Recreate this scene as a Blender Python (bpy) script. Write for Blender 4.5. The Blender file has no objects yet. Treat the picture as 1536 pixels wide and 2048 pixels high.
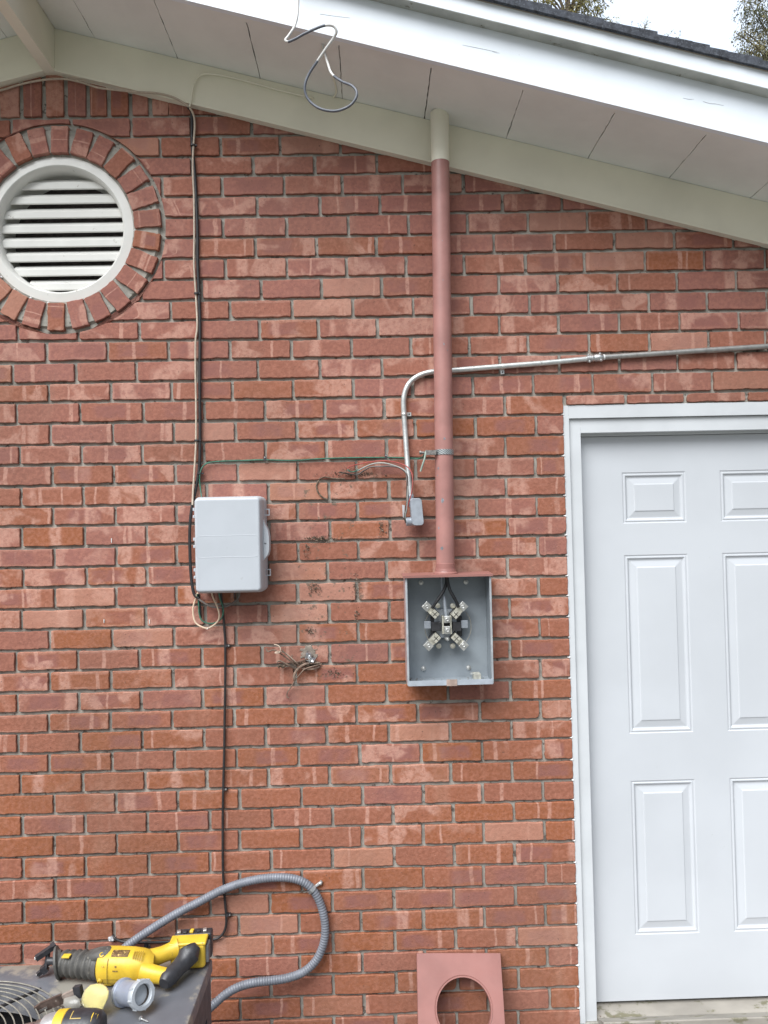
import bpy, math, random
import numpy as np
from mathutils import Vector, Matrix
R = math.radians
# ---------------------------------------------------------------- camera
scene = bpy.context.scene
col = scene.collection
F = 1500.0
CR = np.array([0.99957225, -0.01887223, -0.02234158])
CU = np.array([0.02192691, -0.02190069, 0.99951967])
CF = np.array([0.01935246, 0.99958201, 0.02147751])
CP = np.array([-0.662233, -2.519512, 1.127358])
cd = bpy.data.cameras.new('camera'); cam = bpy.data.objects.new('camera', cd); col.objects.link(cam)
M = Matrix.Identity(4)
for i in range(3):
    M[i][0] = CR[i]; M[i][1] = CU[i]; M[i][2] = -CF[i]; M[i][3] = CP[i]
cam.matrix_world = M
cd.sensor_fit = 'VERTICAL'; cd.sensor_height = 36.0; cd.lens = 36.0*F/2048.0
cd.clip_start = 0.05; cd.clip_end = 2000
scene.camera = cam
# ---------------------------------------------------------------- sky, sun, exposure
SUN_EL, SUN_AZ = R(53), R(213)      # azimuth clockwise from +Y; veiled high light from in front of the wall
w = bpy.data.worlds.new('World'); scene.world = w; w.use_nodes = True
nt = w.node_tree; bg = nt.nodes['Background']
sk = nt.nodes.new('ShaderNodeTexSky'); sk.sky_type = 'NISHITA'; sk.sun_disc = False
sk.sun_elevation = SUN_EL; sk.sun_rotation = SUN_AZ; sk.air_density = 1.0; sk.dust_density = 6.0; sk.ozone_density = 1.0
hs = nt.nodes.new('ShaderNodeHueSaturation'); hs.inputs['Saturation'].default_value = .75; hs.inputs['Value'].default_value = .42
nt.links.new(sk.outputs[0], hs.inputs['Color']); ad = nt.nodes.new('ShaderNodeMix'); ad.data_type = 'RGBA'; ad.blend_type = 'ADD'; ad.inputs[0].default_value = 1.0   # thin bright cloud veil over the whole sky
nt.links.new(hs.outputs[0], ad.inputs[6]); nt.links.new(ad.outputs[2], bg.inputs[0])
tc = nt.nodes.new('ShaderNodeTexCoord'); sxyz = nt.nodes.new('ShaderNodeSeparateXYZ'); nt.links.new(tc.outputs['Generated'], sxyz.inputs[0])
mr = nt.nodes.new('ShaderNodeMapRange'); nt.links.new(sxyz.outputs[1], mr.inputs[0])      # the veil is thicker and brighter over the back of the house
mr.inputs[1].default_value = -.3; mr.inputs[2].default_value = .7; mr.inputs[3].default_value = .34; mr.inputs[4].default_value = 1.5
vm = nt.nodes.new('ShaderNodeVectorMath'); vm.operation = 'SCALE'; vm.inputs[0].default_value = (3.1, 3.5, 4.1); nt.links.new(mr.outputs[0], vm.inputs['Scale'])
nt.links.new(vm.outputs[0], ad.inputs[7]); bg.inputs[1].default_value = 0.15
sl = bpy.data.lights.new('sun', 'SUN'); sl.energy = 4.4; sl.angle = R(50); sl.color = (0.93, 0.97, 1.0)
so = bpy.data.objects.new('sun', sl); col.objects.link(so)
dirv = Vector((math.sin(SUN_AZ)*math.cos(SUN_EL), math.cos(SUN_AZ)*math.cos(SUN_EL), math.sin(SUN_EL)))
so.rotation_euler = dirv.to_track_quat('Z', 'Y').to_euler(); so.location = (-3, -8, 8)
scene.view_settings.view_transform = 'Standard'; scene.view_settings.look = 'None'
scene.view_settings.gamma = 1.0; scene.view_settings.exposure = 0.38
scene.cycles.use_denoising = True
scene.cycles.max_bounces = 8

# ---------------------------------------------------------------- helpers
rnd = random.Random(11)
def at(px, py, Y):
    d = CR*((px-768)/F) - CU*((py-1024)/F) + CF
    return Vector(CP + d*((Y-CP[1])/d[1]))
def onz(px, py, Z):
    d = CR*((px-768)/F) - CU*((py-1024)/F) + CF
    return Vector(CP + d*((Z-CP[2])/d[2]))
SLOPE = 0.26
XR = -1.702; ZR = 2.291+SLOPE*(0.378-XR)
def zs(x): return ZR - SLOPE*abs(x-XR)
def onsoffit(px, py, off=0.0):
    d = CR*((px-768)/F) - CU*((py-1024)/F) + CF
    n = np.array([SLOPE, 0, 1.0]); p0 = np.array([XR, 0, ZR+off])
    return Vector(CP + d*(((p0-CP)@n)/(d@n)))

class MB:
    def __init__(s): s.v = []; s.f = []; s.m = []; s.mats = []
    def mi(s, mat):
        if mat not in s.mats: s.mats.append(mat)
        return s.mats.index(mat)
    def add(s, vs, fs, mat):
        o = len(s.v); s.v += [tuple(v) for v in vs]; k = s.mi(mat)
        for f in fs: s.f.append(tuple(i+o for i in f)); s.m.append(k)
        return s
    def box(s, x0, x1, y0, y1, z0, z1, mat, T=None):
        vs = [Vector((x, y, z)) for x in (x0, x1) for y in (y0, y1) for z in (z0, z1)]
        if T: vs = [T @ v for v in vs]
        return s.add(vs, [(0, 1, 3, 2), (4, 6, 7, 5), (0, 4, 5, 1), (2, 3, 7, 6), (0, 2, 6, 4), (1, 5, 7, 3)], mat)
    def rings(s, rings, mat, closed=True, cap0=True, cap1=True):
        n = len(rings[0]); vs = [p for r in rings for p in r]; fs = []
        for a in range(len(rings)-1):
            for i in range(n if closed else n-1):
                j = (i+1) % n
                fs.append((a*n+i, a*n+j, (a+1)*n+j, (a+1)*n+i))
        if cap0: fs.append(tuple(range(n-1, -1, -1)))
        if cap1: fs.append(tuple((len(rings)-1)*n+i for i in range(n)))
        return s.add(vs, fs, mat)
    def tube(s, pts, r, mat, seg=10, caps=True, flat=1.0):
        pts = [Vector(p) for p in pts]; n = len(pts)
        rs = r if hasattr(r, '__len__') else [r]*n
        t0 = (pts[1]-pts[0]).normalized()
        up = Vector((0, 0, 1)) if abs(t0.z) < .9 else Vector((0, 1, 0))
        a = t0.cross(up).normalized(); out = []
        for i, p in enumerate(pts):
            t = (pts[min(i+1, n-1)]-pts[max(i-1, 0)]).normalized()
            a = (a - t*a.dot(t)).normalized(); b = t.cross(a)
            out.append([p + a*(rs[i]*math.cos(q)) + b*(rs[i]*flat*math.sin(q)) for q in [2*math.pi*k/seg for k in range(seg)]])
        return s.rings(out, mat, True, caps, caps)
    def lathe(s, c, axis, prof, mat, seg=32, cap0=True, cap1=True):
        axis = Vector(axis).normalized(); up = Vector((0, 0, 1)) if abs(axis.z) < .9 else Vector((0, 1, 0))
        a = axis.cross(up).normalized(); b = axis.cross(a); c = Vector(c); out = []
        for t, r in prof:
            out.append([c+axis*t+(a*math.cos(q)+b*math.sin(q))*r for q in [2*math.pi*k/seg for k in range(seg)]])
        return s.rings(out, mat, True, cap0, cap1)
    def prism(s, poly, y0, y1, mat, T=None, bev=0.0):
        """poly: list of (x,z); extruded from y0 (front) to y1 (back)"""
        cx = sum(p[0] for p in poly)/len(poly); cz = sum(p[1] for p in poly)/len(poly)
        def ring(y, d):
            o = []
            for x, z in poly:
                k = math.hypot(x-cx, z-cz) or 1
                v = Vector((x-(x-cx)/k*d, y, z-(z-cz)/k*d)); o.append(T @ v if T else v)
            return o
        rr = [ring(y0, bev), ring(y0+bev, 0), ring(y1, 0)] if bev else [ring(y0, 0), ring(y1, 0)]
        return s.rings(rr, mat)
    def build(s, name, parent=None, smooth=False, loc=None):
        me = bpy.data.meshes.new(name)
        vs = s.v
        if loc is not None: vs = [(x-loc[0], y-loc[1], z-loc[2]) for x, y, z in vs]
        me.from_pydata(vs, [], s.f)
        for m in s.mats: me.materials.append(m)
        me.polygons.foreach_set('material_index', s.m)
        if smooth:
            me.polygons.foreach_set('use_smooth', [True]*len(s.f))
            try: me.set_sharp_from_angle(angle=R(40))
            except Exception: pass
        me.validate(); me.update()
        o = bpy.data.objects.new(name, me); col.objects.link(o)
        if parent:
            o.parent = parent
            o.location = tuple(-c for c in world_loc(parent)) if loc is None else tuple(loc[i]-world_loc(parent)[i] for i in range(3))
        elif loc is not None: o.location = loc
        return o
def world_loc(o):
    p = Vector((0, 0, 0))
    while o: p += o.location; o = o.parent
    return p
def tag(o, label=None, cat=None, group=None, kind=None):
    if label: o['label'] = label
    if cat: o['category'] = cat
    if group: o['group'] = group
    if kind: o['kind'] = kind
    return o
def empty(name, loc, label, cat, group=None):
    o = bpy.data.objects.new(name, None); col.objects.link(o); o.location = loc; o.empty_display_size = .05
    return tag(o, label, cat, group)
def spline(pts, n=8):
    pts = [Vector(p) for p in pts]; out = []
    P = [pts[0]*2-pts[1]]+pts+[pts[-1]*2-pts[-2]]
    for i in range(1, len(P)-2):
        p0, p1, p2, p3 = P[i-1:i+3]
        for k in range(n):
            t = k/n
            out.append(.5*((2*p1)+(p2-p0)*t+(2*p0-5*p1+4*p2-p3)*t*t+(3*p1-p0-3*p2+p3)*t**3))
    out.append(pts[-1]); return out
def rrect(x0, x1, z0, z1, r, n=5):
    o = []
    for cx, cz, a in ((x1-r, z1-r, 0), (x0+r, z1-r, 90), (x0+r, z0+r, 180), (x1-r, z0+r, 270)):
        for k in range(n+1):
            q = R(a+90*k/n); o.append((cx+r*math.cos(q), cz+r*math.sin(q)))
    return o

# ---------------------------------------------------------------- materials
class NT:
    def __init__(s, name):
        s.mat = bpy.data.materials.new(name); s.mat.use_nodes = True; s.t = s.mat.node_tree
        s.b = s.t.nodes['Principled BSDF']
    def n(s, t, **k):
        x = s.t.nodes.new(t)
        for a, v in k.items(): setattr(x, a, v)
        return x
    def lk(s, a, b): s.t.links.new(a, b)
    def put(s, sock, v):
        if hasattr(v, 'is_linked') or hasattr(v, 'links'): s.lk(v, sock)
        else: sock.default_value = v
    def math(s, op, a, b=0.0, c=None, clamp=False):
        x = s.n('ShaderNodeMath', operation=op, use_clamp=clamp); s.put(x.inputs[0], a)
        if op not in ('ABSOLUTE', 'FRACT', 'SINE', 'FLOOR'): s.put(x.inputs[1], b)
        if c is not None: s.put(x.inputs[2], c)
        return x.outputs[0]
    def ramp(s, v, lo, hi, a=0.0, b=1.0):
        x = s.n('ShaderNodeMapRange', clamp=True); x.interpolation_type = 'SMOOTHSTEP'
        s.put(x.inputs[0], v); s.put(x.inputs[1], lo); s.put(x.inputs[2], hi); x.inputs[3].default_value = a; x.inputs[4].default_value = b
        return x.outputs[0]
    def mix(s, f, a, b):
        x = s.n('ShaderNodeMix', data_type='RGBA'); s.put(x.inputs[0], f)
        for i, v in ((6, a), (7, b)):
            if isinstance(v, tuple): v = tuple(v[:3])+(1,)
            s.put(x.inputs[i], v)
        return x.outputs[2]
    def noise(s, vec, scale, detail=3.0, rough=.55, dist=0.0, dim='3D'):
        x = s.n('ShaderNodeTexNoise', noise_dimensions=dim)
        if vec is not None: s.lk(vec, x.inputs['Vector'])
        x.inputs['Scale'].default_value = scale; x.inputs['Detail'].default_value = detail
        x.inputs['Roughness'].default_value = rough; x.inputs['Distortion'].default_value = dist
        return x.outputs[0]
    def coords(s, kind='Object', scale=(1, 1, 1), loc=(0, 0, 0)):
        c = s.n('ShaderNodeTexCoord'); m = s.n('ShaderNodeMapping')
        m.inputs['Scale'].default_value = scale; m.inputs['Location'].default_value = loc
        s.lk(c.outputs[kind], m.inputs[0]); return m.outputs[0]
    def bump(s, h, strength=.3, dist=.002):
        b = s.n('ShaderNodeBump'); b.inputs['Strength'].default_value = strength; b.inputs['Distance'].default_value = dist
        s.lk(h, b.inputs['Height']); s.lk(b.outputs[0], s.b.inputs['Normal'])
def mat(name, c, rough=.5, metal=0.0, var=.12, vscale=14, dirt=None, dscale=30, dthr=.62, bump=.15, bscale=120, spec=.5, stretch=(1, 1, 1)):
    m = NT(name); o = m.coords(scale=stretch)
    n1 = m.noise(o, vscale, 4); dark = tuple(x*(1-var) for x in c); lite = tuple(min(1, x*(1+var)) for x in c)
    colr = m.mix(m.ramp(n1, .3, .7), dark, lite)
    if dirt:
        n2 = m.noise(o, dscale, 6, .65); colr = m.mix(m.ramp(n2, dthr, dthr+.08), colr, dirt)
    m.lk(colr, m.b.inputs['Base Color']); m.b.inputs['Roughness'].default_value = rough
    m.lk(m.ramp(m.noise(o, vscale*3, 3), .3, .7, rough*.85, min(1, rough*1.15)), m.b.inputs['Roughness'])
    m.b.inputs['Metallic'].default_value = metal; m.b.inputs['Specular IOR Level'].default_value = spec
    if bump: m.bump(m.noise(o, bscale, 4), bump, .001)
    return m.mat
def brick_mat():
    m = NT('fired_brick')
    a = m.n('ShaderNodeAttribute', attribute_name='buv'); sx = m.n('ShaderNodeSeparateXYZ'); m.lk(a.outputs['Vector'], sx.inputs[0])
    u, v, sd = sx.outputs
    b = m.n('ShaderNodeAttribute', attribute_name='rnd'); sb = m.n('ShaderNodeSeparateXYZ'); m.lk(b.outputs['Vector'], sb.inputs[0])
    hue, val, smear = sb.outputs
    o = m.coords()
    off = m.n('ShaderNodeVectorMath', operation='ADD')          # every brick looks into its own piece of the noise
    cmb = m.n('ShaderNodeCombineXYZ')
    for i in range(3): m.lk(m.math('MULTIPLY', sd, 7.3+3*i), cmb.inputs[i])
    m.lk(o, off.inputs[0]); m.lk(cmb.outputs[0], off.inputs[1]); P = off.outputs[0]
    def hsh(k): return m.math('FRACT', m.math('MULTIPLY', m.math('SINE', m.math('MULTIPLY', sd, 12.9+k*7.7)), 43.7))
    nz = m.noise(P, 22, 3); nf = m.noise(P, 90, 4); ng = m.noise(P, 9, 3, .5, .6)
    wob = m.math('MULTIPLY', m.math('SUBTRACT', nz, .5), .16)
    base = m.mix(hue, (.272, .094, .041), (.280, .120, .098))
    base = m.mix(m.ramp(val, 0, 1), m.mix(.30, base, (.20, .082, .058)), base)
    base = m.mix(m.ramp(nf, .35, .7), base, m.mix(.35, base, (.46, .2, .14)))
    # mauve flash over the middle of some faces
    h1 = m.math('ABSOLUTE', m.math('ADD', m.math('SUBTRACT', u, m.math('MULTIPLY_ADD', hsh(1), .5, .25)), wob))
    h2 = m.math('ABSOLUTE', m.math('SUBTRACT', m.math('ADD', v, m.math('MULTIPLY', wob, 1.5)), .5))
    core = m.math('MULTIPLY', m.ramp(h1, .2, .34, 1, 0), m.ramp(h2, .28, .46, 1, 0))
    core = m.math('MULTIPLY', core, m.ramp(hsh(2), .55, .62, 0, .85))
    base = m.mix(m.math('MULTIPLY', core, m.ramp(m.noise(P, 30, 3), .3, .6, .5, 1)), base, (.250, .105, .088))
    pale = (.52, .29, .225)
    # pale vertical kiss marks
    tot = None
    for k, (wd, on) in enumerate(((.035, .38), (.1, .6), (.02, .5))):
        d = m.math('ABSOLUTE', m.math('ADD', m.math('SUBTRACT', u, hsh(5+k)), m.math('MULTIPLY', wob, .45)))
        q = m.math('MULTIPLY', m.ramp(d, wd*.55, wd*1.35, 1, 0), m.ramp(m.math('ADD', hsh(9+k), m.math('MULTIPLY', smear, .35)), on+.3, on+.36))
        tot = q if tot is None else m.math('MAXIMUM', tot, q)
    # cloudy pale blotches and pale arrises
    blot = m.math('MULTIPLY', m.ramp(ng, .50, .60), m.ramp(m.math('ADD', smear, m.math('MULTIPLY', hsh(13), .3)), .62, .72))
    edge = m.ramp(m.math('ADD', v, m.math('MULTIPLY', wob, 1.2)), .06, .14, 1, 0)
    edge2 = m.ramp(m.math('SUBTRACT', m.math('SUBTRACT', 1.0, v), m.math('MULTIPLY', wob, 1.2)), .05, .16, 1, 0)
    edge3 = m.ramp(m.math('MINIMUM', u, m.math('SUBTRACT', 1.0, u)), .012, .035, 1, 0)
    ed = m.math('MULTIPLY', m.math('MAXIMUM', m.math('MULTIPLY', edge, m.ramp(m.noise(P, 14, 2), .4, .6)), m.math('MAXIMUM', edge2, m.math('MULTIPLY', edge3, m.ramp(hsh(21), .6, .7)))), m.ramp(m.math('ADD', hsh(15), m.math('MULTIPLY', smear, .5)), .75, 1.25, 0, .6))
    tot = m.math('MAXIMUM', m.math('MAXIMUM', tot, m.math('MULTIPLY', blot, .9)), ed)
    chalk = m.noise(P, 55, 6, .7)
    tot = m.math('MULTIPLY', tot, m.ramp(chalk, .33, .58, .3, 1.0))
    base = m.mix(m.math('MULTIPLY', tot, .74), base, pale)
    # whole pale bricks
    base = m.mix(m.ramp(hsh(17), .92, .96, 0, .5), base, m.mix(nz, (.40, .19, .135), (.52, .30, .225)))
    # lime dust specks and dark pits
    base = m.mix(m.ramp(m.noise(o, 260, 2), .72, .78, 0, .5), base, (.6, .5, .42))
    base = m.mix(m.ramp(m.noise(P, 120, 3), .68, .74, 0, .7), base, (.08, .05, .04))
    # soil left by the removed meter equipment
    sp = m.n('ShaderNodeSeparateXYZ'); m.lk(o, sp.inputs[0])
    dx = m.math('ABSOLUTE', m.math('SUBTRACT', sp.outputs[0], -.80)); dz = m.math('ABSOLUTE', m.math('SUBTRACT', sp.outputs[2], .97))
    reg = m.math('MULTIPLY', m.ramp(dx, .08, .2, 1, 0), m.ramp(dz, .3, .42, 1, 0))
    so_ = m.math('MULTIPLY', m.ramp(m.math('MULTIPLY_ADD', reg, .14, m.noise(o, 34, 6, .72)), .7, .77), reg)
    base = m.mix(m.math('MULTIPLY', so_, .85), base, (.13, .10, .075))
    # broad uneven grime over the whole wall
    gr = m.noise(o, 1.7, 5, .6)
    base = m.mix(m.ramp(gr, .42, .68, 0, .30), base, (.15, .085, .062))
    base = m.mix(m.ramp(m.noise(m.coords(scale=(1, 1, .35)), 6.0, 4, .6), .55, .72, 0, .16), base, (.46, .30, .23))
    m.lk(base, m.b.inputs['Base Color']); m.b.inputs['Roughness'].default_value = .88; m.b.inputs['Specular IOR Level'].default_value = .25
    hgt = m.math('ADD', m.math('MULTIPLY', m.noise(P, 60, 5, .6), 1.0), m.math('MULTIPLY', m.noise(P, 420, 2), .35))
    m.bump(hgt, .8, .003)
    return m.mat
BRICK = brick_mat()
MORTAR = mat('mortar', (.31, .295, .26), .95, var=.25, vscale=24, dirt=(.12, .105, .09), dscale=38, dthr=.58, bump=.8, bscale=150, spec=.2)
WHITE = mat('white_paint', (.70, .70, .68), .45, var=.05, vscale=5, dirt=(.45, .43, .38), dscale=38, dthr=.70, bump=.12, bscale=90)
FASC = mat('fascia_paint', (.74, .79, .84), .42, var=.03, vscale=6, dirt=(.5, .5, .48), dscale=30, dthr=.72, bump=.1, bscale=70)
VENTP = mat('vent_paint', (.64, .635, .60), .5, var=.05, vscale=8, dirt=(.42, .40, .36), dscale=40, dthr=.64)
VENTBK = mat('vent_dark_backing', (.075, .06, .058), .8, var=.3, vscale=40)  # dark colour stands in for the unlit interior behind the slats
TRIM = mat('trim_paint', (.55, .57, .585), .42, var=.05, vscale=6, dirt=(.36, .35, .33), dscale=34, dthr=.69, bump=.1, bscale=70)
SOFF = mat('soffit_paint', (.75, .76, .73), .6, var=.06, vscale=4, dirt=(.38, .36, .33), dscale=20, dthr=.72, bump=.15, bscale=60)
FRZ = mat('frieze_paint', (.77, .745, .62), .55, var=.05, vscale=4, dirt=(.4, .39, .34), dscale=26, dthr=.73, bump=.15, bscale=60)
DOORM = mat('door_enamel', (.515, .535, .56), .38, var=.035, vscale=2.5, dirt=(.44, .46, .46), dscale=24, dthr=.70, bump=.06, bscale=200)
PINK = mat('pink_paint', (.34, .165, .145), .42, var=.12, vscale=12, dirt=(.27, .27, .28), dscale=34, dthr=.685, bump=.12, bscale=100)
PINK2 = mat('pink_enamel', (.275, .125, .108), .40, var=.09, vscale=9, dirt=(.33, .22, .2), dscale=50, dthr=.68, bump=.1, bscale=100)
GALV = mat('galvanised_steel', (.52, .53, .53), .42, .85, var=.22, vscale=60, dirt=(.3, .3, .29), dscale=50, dthr=.6, bump=.2)
ZINC = mat('zinc', (.6, .6, .58), .35, .8, var=.2, vscale=90, dirt=(.25, .22, .18), dscale=140, dthr=.62)
TINNED = mat('tinned_lug', (.58, .56, .48), .4, .55, var=.2, vscale=90, dirt=(.2, .17, .12), dscale=160, dthr=.62)
BOXGR = mat('enclosure_grey', (.25, .28, .305), .5, .1, var=.1, vscale=12, dirt=(.16, .15, .13), dscale=45, dthr=.68, bump=.15)
BOXRIM = mat('enclosure_rim', (.36, .38, .40), .5, .2, var=.14, vscale=30, dirt=(.36, .2, .17), dscale=60, dthr=.62)
PLGREY = mat('box_plastic', (.42, .445, .475), .5, var=.035, vscale=6, dirt=(.34, .345, .35), dscale=22, dthr=.69, bump=.08)
FLEX = mat('flex_grey', (.155, .165, .19), .48, var=.14, vscale=30, dirt=(.24, .24, .24), dscale=70, dthr=.66)
LBGR = mat('conduit_body_grey', (.33, .36, .40), .42, .3, var=.1, vscale=50)
BLACK = mat('black_rubber', (.016, .016, .018), .55, var=.3, vscale=40, dirt=(.045, .042, .04), dscale=90, dthr=.62)
DARK = mat('dark_void', (.03, .026, .025), .9, var=.1)
BLKPL = mat('black_plastic', (.03, .03, .034), .45, var=.25, vscale=60, dirt=(.1, .09, .08), dscale=90, dthr=.66)
TAN = mat('tan_cable', (.46, .38, .30), .5, var=.15, vscale=60)
GREEN = mat('green_wire', (.035, .13, .085), .45, var=.3, vscale=80, dirt=(.25, .3, .25), dscale=120, dthr=.66)
REDW = mat('red_wire', (.32, .05, .04), .45, var=.2)
BRNW = mat('brown_wire', (.06, .045, .04), .5, var=.2)
GRYW = mat('grey_wire', (.25, .26, .24), .5, var=.2)
COAX = mat('coax_sheath', (.025, .022, .022), .5, var=.3, vscale=60)
YEL = mat('yellow_plastic', (.60, .40, .035), .42, var=.14, vscale=22, dirt=(.27, .19, .06), dscale=60, dthr=.62, bump=.12)
BOOT = mat('grey_rubber_boot', (.075, .072, .066), .6, var=.3, vscale=40, dirt=(.16, .15, .13), dscale=60, dthr=.6)
STEEL = mat('worn_steel', (.45, .43, .42), .35, .9, var=.2, vscale=60, dirt=(.15, .12, .1), dscale=100, dthr=.6)
ACTOP = mat('condenser_top_paint', (.13, .135, .15), .42, .1, var=.15, vscale=7, dirt=(.27, .25, .215), dscale=5, dthr=.50, bump=.12)
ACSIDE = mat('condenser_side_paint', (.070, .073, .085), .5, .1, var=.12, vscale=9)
WIREG = mat('guard_wire', (.27, .255, .215), .4, .3, var=.2, vscale=60, dirt=(.1, .1, .09), dscale=80, dthr=.6)
SHING = mat('asphalt_shingle', (.045, .05, .062), .95, var=.45, vscale=60, dirt=(.10, .11, .13), dscale=220, dthr=.55, bump=.9, bscale=300)
CONC = mat('concrete', (.33, .31, .28), .9, var=.2, vscale=6, dirt=(.18, .17, .15), dscale=24, dthr=.58, bump=.4, bscale=60)
PAVE = mat('dark_concrete', (.15, .15, .145), .9, var=.2, vscale=6, dirt=(.09, .09, .085), dscale=24, dthr=.58, bump=.4, bscale=60)  # colour darkened so the unseen path bounces less light up the wall
SILLM = mat('weathered_sill', (.25, .23, .20), .8, var=.16, vscale=9, dirt=(.14, .13, .085), dscale=26, dthr=.56, bump=.4, bscale=60, stretch=(.6, 1, 1))
CAULK = mat('white_caulk', (.72, .73, .72), .5, var=.05)
SOIL = mat('dried_mud', (.115, .085, .06), .95, var=.5, vscale=120, dirt=(.24, .2, .16), dscale=200, dthr=.58, bump=.8, bscale=400)
ROOT = mat('dry_root', (.20, .14, .105), .85, var=.35, vscale=80, dirt=(.09, .06, .045), dscale=90, dthr=.58)
FOIL = mat('crumpled_foil', (.62, .63, .64), .25, .9, var=.3, vscale=120, dirt=(.1, .1, .1), dscale=150, dthr=.6, bump=.8, bscale=200)
CHIP = mat('bare_grey_chip', (.20, .215, .235), .5, .2, var=.35, vscale=90)
PUTTY = mat('putty', (.42, .42, .43), .7, var=.12)
BARK = mat('bark', (.11, .085, .065), .9, var=.35, vscale=9, bump=.8, bscale=30)
WOODBK = mat('bare_wood', (.3, .25, .2), .8, var=.2, vscale=20)

# course heights (mm off the even module at three x positions) and joint positions (m) of the laid bricks
BED={-10:(-2.0,-2.0,-2.0),-9:(-2.0,-2.0,-2.0),-8:(-2.0,-2.0,-2.0),-7:(-2.5,-2.5,-2.5),-6:(-1.2,-1.2,-1.2),-5:(0.2,0.2,0.2),-4:(-0.8,-0.8,-0.8),-3:(-2.7,-1.7,-0.9),-2:(-4.5,-1.6,0.8),-1:(-0.5,-1.2,-1.7),0:(1.4,4.3,0.2),1:(5.4,4.6,2.1),2:(4.0,6.7,4.6),3:(5.1,4.7,2.0),4:(4.7,5.2,-1.5),5:(3.3,3.2,-0.7),6:(1.1,2.9,3.3),7:(1.2,1.4,-2.3),8:(-2.6,-1.6,-2.7),9:(-2.6,-2.6,-2.6),10:(-2.1,-1.9,-1.7),11:(-1.9,-1.9,-1.8),12:(-0.6,-0.7,-0.7),13:(-0.3,-0.1,-0.1),14:(0.4,-0.2,-0.6),15:(-0.7,-0.5,-0.3),16:(-2.1,-1.5,-1.0),17:(-0.4,-0.6,-3.2),18:(-2.6,-5.1,-2.8),19:(-1.6,-5.1,-5.2),20:(-1.3,-4.6,-4.7),21:(-2.4,-2.4,-2.4),22:(1.0,-2.2,-2.2),23:(4.4,-0.8,-2.2),24:(0.2,-1.6,1.3),25:(1.7,-1.2,-0.6),26:(4.5,-3.0,0.8),27:(-1.0,-1.0,0.1),28:(-3.1,-3.1,1.2),29:(-0.6,-0.6,2.4),30:(1.2,1.2,7.6),31:(3.3,3.3,5.0),32:(5.8,5.8,9.1),33:(6.9,6.9,6.9),34:(9.8,9.8,9.8),35:(8.0,8.0,8.0),36:(8.0,8.0,8.0),37:(9.0,9.0,9.0)}
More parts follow.
